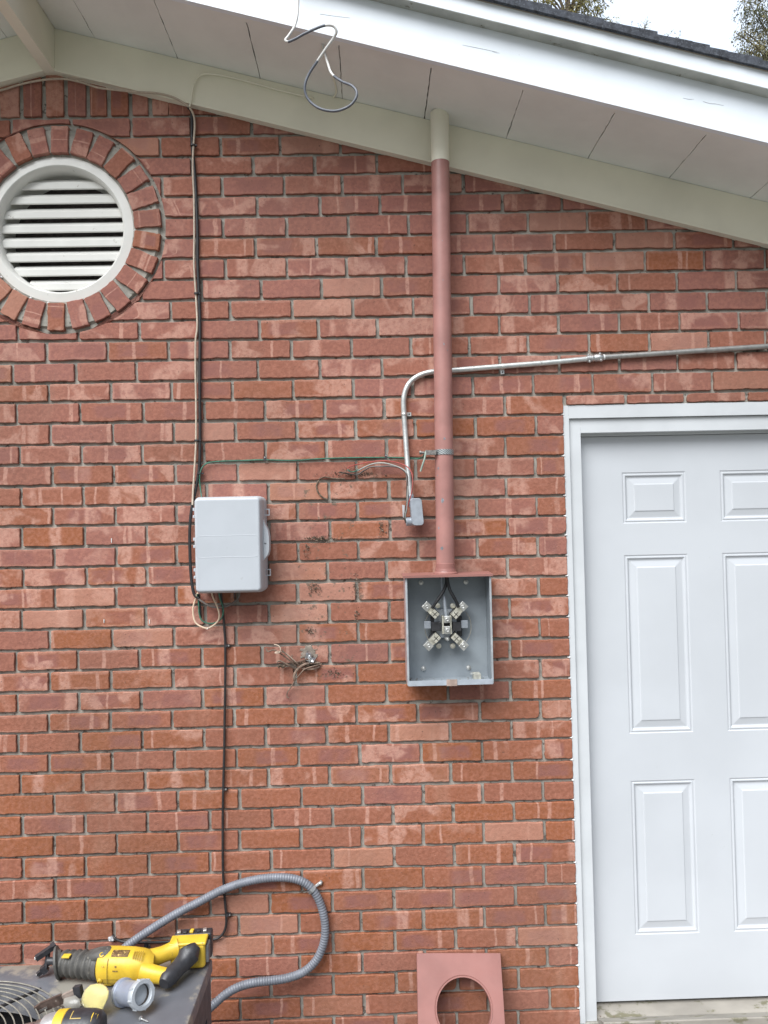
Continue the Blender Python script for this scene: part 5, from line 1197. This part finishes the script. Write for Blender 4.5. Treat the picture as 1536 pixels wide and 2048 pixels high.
# drill
dr_ = empty('cordless_drill', tuple(Z(150, 2056, 0)), 'black and yellow cordless drill with a grey nose, lowest tool on the condenser', 'drill')
dA = Z(84, 2063, .036); dB = Z(206, 2058, .039); du = (dB-dA).normalized(); DL = (dB-dA).length
def dsec(fs, m, name, seg=28):
    mb = MB(); loft(mb, [(dA+du*(DL*t), r, r, .92) for t, r in fs], m, seg); return mb.build(name, dr_, smooth=True)
dsec([(-.32, .009), (-.30, .016), (-.12, .019), (-.10, .022), (0, .024)], STEEL, 'chuck')
dsec([(0, .024), (.02, .030), (.10, .034), (.24, .037), (.26, .036)], mat('drill_nose_grey', (.36, .35, .35), .4, .3, var=.15, vscale=60), 'nose')
dsec([(.235, .036), (.245, .0405), (.40, .0415), (.41, .040)], YEL, 'yellow_band')
dbod = dsec([(.40, .040), (.42, .0405), (.62, .0410), (.82, .0400), (.93, .0365), (.99, .029), (1.0, .020)], BLKPL, 'motor_housing')
def dpatch(t0, t1, a0, a1, m, name, r=.0413):
    mb = MB(); vs = []
    for t in (t0, t1):
        c_ = dA+du*(DL*t); a = du.cross(Vector((0, 0, 1))).normalized(); b = a.cross(du)
        for k in range(7):
            q = R(a0+(a1-a0)*k/6); vs.append(c_+a*math.cos(q)*r+b*math.sin(q)*r)
    mb.add(vs, [(k, k+1, 8+k, 7+k) for k in range(6)], m); mb.build(name, dbod)
DY_ = mat('decal_ochre', (.45, .33, .10), .5)
sg_ = 1 if du.cross(Vector((0, 0, 1))).y < 0 else -1
def da(a): return a if sg_ > 0 else 180-a
for t0, t1, a0, a1 in ((.52, .70, 62, 65), (.52, .535, 65, 92), (.47, .58, 28, 44), (.66, .76, 28, 46)): dpatch(t0, t1, da(a0), da(a1), DY_ if a0 > 50 else YEL, 'decal_stripe', .0419)
for k in range(3): dpatch(.86+.035*k, .875+.035*k, da(45), da(85), YEL, 'vent_slot', .0392-.002*k)
mb = MB(); h0 = dA+du*(DL*.66)
loft(mb, [(h0+Vector((0, -.02, -.004)), .026, .024, .8), (h0+Vector((.004, -.06, -.012)), .022, .019, .8), (h0+Vector((.008, -.11, -.014)), .022, .020, .8), (h0+Vector((.012, -.14, -.012)), .028, .024, .8)], BLKPL)
mb.build('drill_handle', dr_, smooth=True)
rbox('battery', h0+Vector((.0, -.165, -.008)), .085, .05, .055, BLKPL, dr_, .1, .006)
rbox('battery_base', h0+Vector((.0, -.140, -.006)), .09, .012, .058, YEL, dr_, .1, .003)
# screw
s0, s1 = Z(281, 2037, .005), Z(299, 2044.5, .003); sd_ = (s1-s0).normalized()
mb = MB().lathe(s0, sd_, [(-.001, .0055), (.001, .0060), (.003, .003), (.004, .0022)] + [x for i in range(9) for x in ((.005+.0018*i, .0022), (.0058+.0018*i, .0014))] + [(.023, .0004)], ZINC, 14)
tag(mb.build('screw', smooth=True, loc=tuple(s0)), 'single silver screw lying near the front edge of the condenser top', 'screw')
# small rag-like white scrap by the fan guard
# ---------------------------------------------------------------- trees behind the house
def leafmat(name, c, c2):
    m = NT(name); o = m.coords(); n1 = m.noise(o, 2.2, 3); n2 = m.noise(o, 22, 2)
    cc = m.mix(m.ramp(n1, .35, .65), c, c2); cc = m.mix(m.ramp(n2, .3, .7, 0, .6), cc, tuple(x*.45 for x in c))
    m.lk(cc, m.b.inputs['Base Color']); m.b.inputs['Roughness'].default_value = .65
    m.b.inputs['Transmission Weight'].default_value = 0
    return m.mat
LF1 = leafmat('leaf_yellow_green', (.24, .22, .07), (.40, .34, .13)); LF2 = leafmat('leaf_olive', (.10, .11, .045), (.24, .20, .09)); LF3 = leafmat('leaf_grey_green', (.2, .22, .15), (.28, .28, .2))
def tree(label, base, clumps, m, leaf=.09, dens=260, droop=.5, r0=.22):
    bx_, by_ = base; t = empty('tree', (bx_, by_, GZ), label, 'tree')
    tops = [c for c, r in clumps]; cz = sum(c.z for c in tops)/len(tops); ctr = Vector((bx_, by_, cz))
    mb = MB(); hh = max(c.z for c in tops)
    axis = [Vector((bx_+math.sin(z*.7)*.12, by_, z)) for z in np.linspace(GZ, hh-.2, 9)]
    mb.tube(axis, [r0*(1-.11*i)+.015 for i in range(9)], BARK, 10)
    for c, r in clumps:
        zz = max(GZ+1.5, c.z-1.0-abs(c.x-bx_)*.5); k = min(range(9), key=lambda i: abs(axis[i].z-zz)); a = axis[k]
        mid = (a+c)/2+Vector((0, 0, .25)); mb.tube(spline([a, mid, c], 4), [.026-.0024*i for i in range(9)], BARK, 6)
    mb.build('trunk', t, smooth=True)
    mb = MB()
    for c, r in clumps:
        nt_ = int(dens*(r/.5)**2)
        for i in range(nt_):
            d = Vector((rnd.gauss(0, 1), rnd.gauss(0, 1), rnd.gauss(0, 1))).normalized(); p = c+d*r*(rnd.random()**.45)*rnd.uniform(.75, 1.12); p.z -= droop*.2*r
            # a hanging spray: a few narrow leaves along a short drooping twig
            tw = Vector((d.x*.6+rnd.uniform(-.4, .4), d.y*.6+rnd.uniform(-.4, .4), -droop+rnd.uniform(-.3, .5))).normalized()
            for j in range(4):
                q = p+tw*(leaf*.7*j); l = leaf*rnd.uniform(.6, 1.1)
                u = (tw+Vector((rnd.uniform(-.8, .8), rnd.uniform(-.8, .8), rnd.uniform(-.5, .5)))).normalized(); v = u.cross(Vector((rnd.uniform(-1, 1), rnd.uniform(-1, 1), rnd.uniform(-1, 1)))).normalized()
                mb.add([q, q+u*l*.5+v*l*.22, q+u*l, q+u*l*.5-v*l*.22], [(0, 1, 2, 3)], m)
    mb.build('crown', t)
    return t
D1, D2 = 13.0, 10.0
def cl(lst, D): return [(at(a, b, D), r*(D+2.52)/F) for a, b, r in lst]
tree('yellow-green tree whose two leafy tops show above the dark roof edge in the middle', (at(1130, 100, D1).x, D1),
     cl([(1048, -14, 16), (1078, -4, 20), (1098, -2, 14), (1150, 4, 26), (1182, 4, 26), (1170, -40, 34), (1205, -20, 18), (1085, -50, 34), (1125, -70, 34), (1060, -90, 40), (1170, -100, 45), (1110, -130, 50), (1190, 60, 40), (1130, 80, 50), (1070, 60, 40), (1140, 160, 60), (1090, 160, 60), (1190, 160, 60), (1140, 24, 18), (1200, 14, 10)], D1), LF1, .062, 560, .6)
tree('dark olive tree with drooping sprays at the right end of the roof edge', (at(1580, 100, D2).x, D2),
     cl([(1500, 8, 28), (1530, 30, 40), (1488, 62, 18), (1500, 92, 26), (1530, 100, 40), (1482, 98, 12), (1570, 40, 60), (1580, 130, 60), (1520, -50, 40), (1560, -80, 60), (1620, 0, 70), (1640, 110, 70), (1540, 190, 60), (1600, 220, 80), (1580, -160, 60), (1515, 124, 20), (1472, 66, 6)], D2), LF2, .048, 800, 1.0)
tree('slender grey-green tree of which only a few twig tips show above the roof edge', (at(1290, 140, 9).x, 9.0),
     cl([(1286, 56, 8), (1290, 50, 5), (1240, 50, 4), (1262, 58, 3), (1337, 70, 4), (1358, 74, 4), (1289, 90, 20), (1245, 90, 16), (1340, 110, 22), (1300, 150, 50), (1250, 150, 40)], 9.0), LF3, .035, 900, -.4, .12)
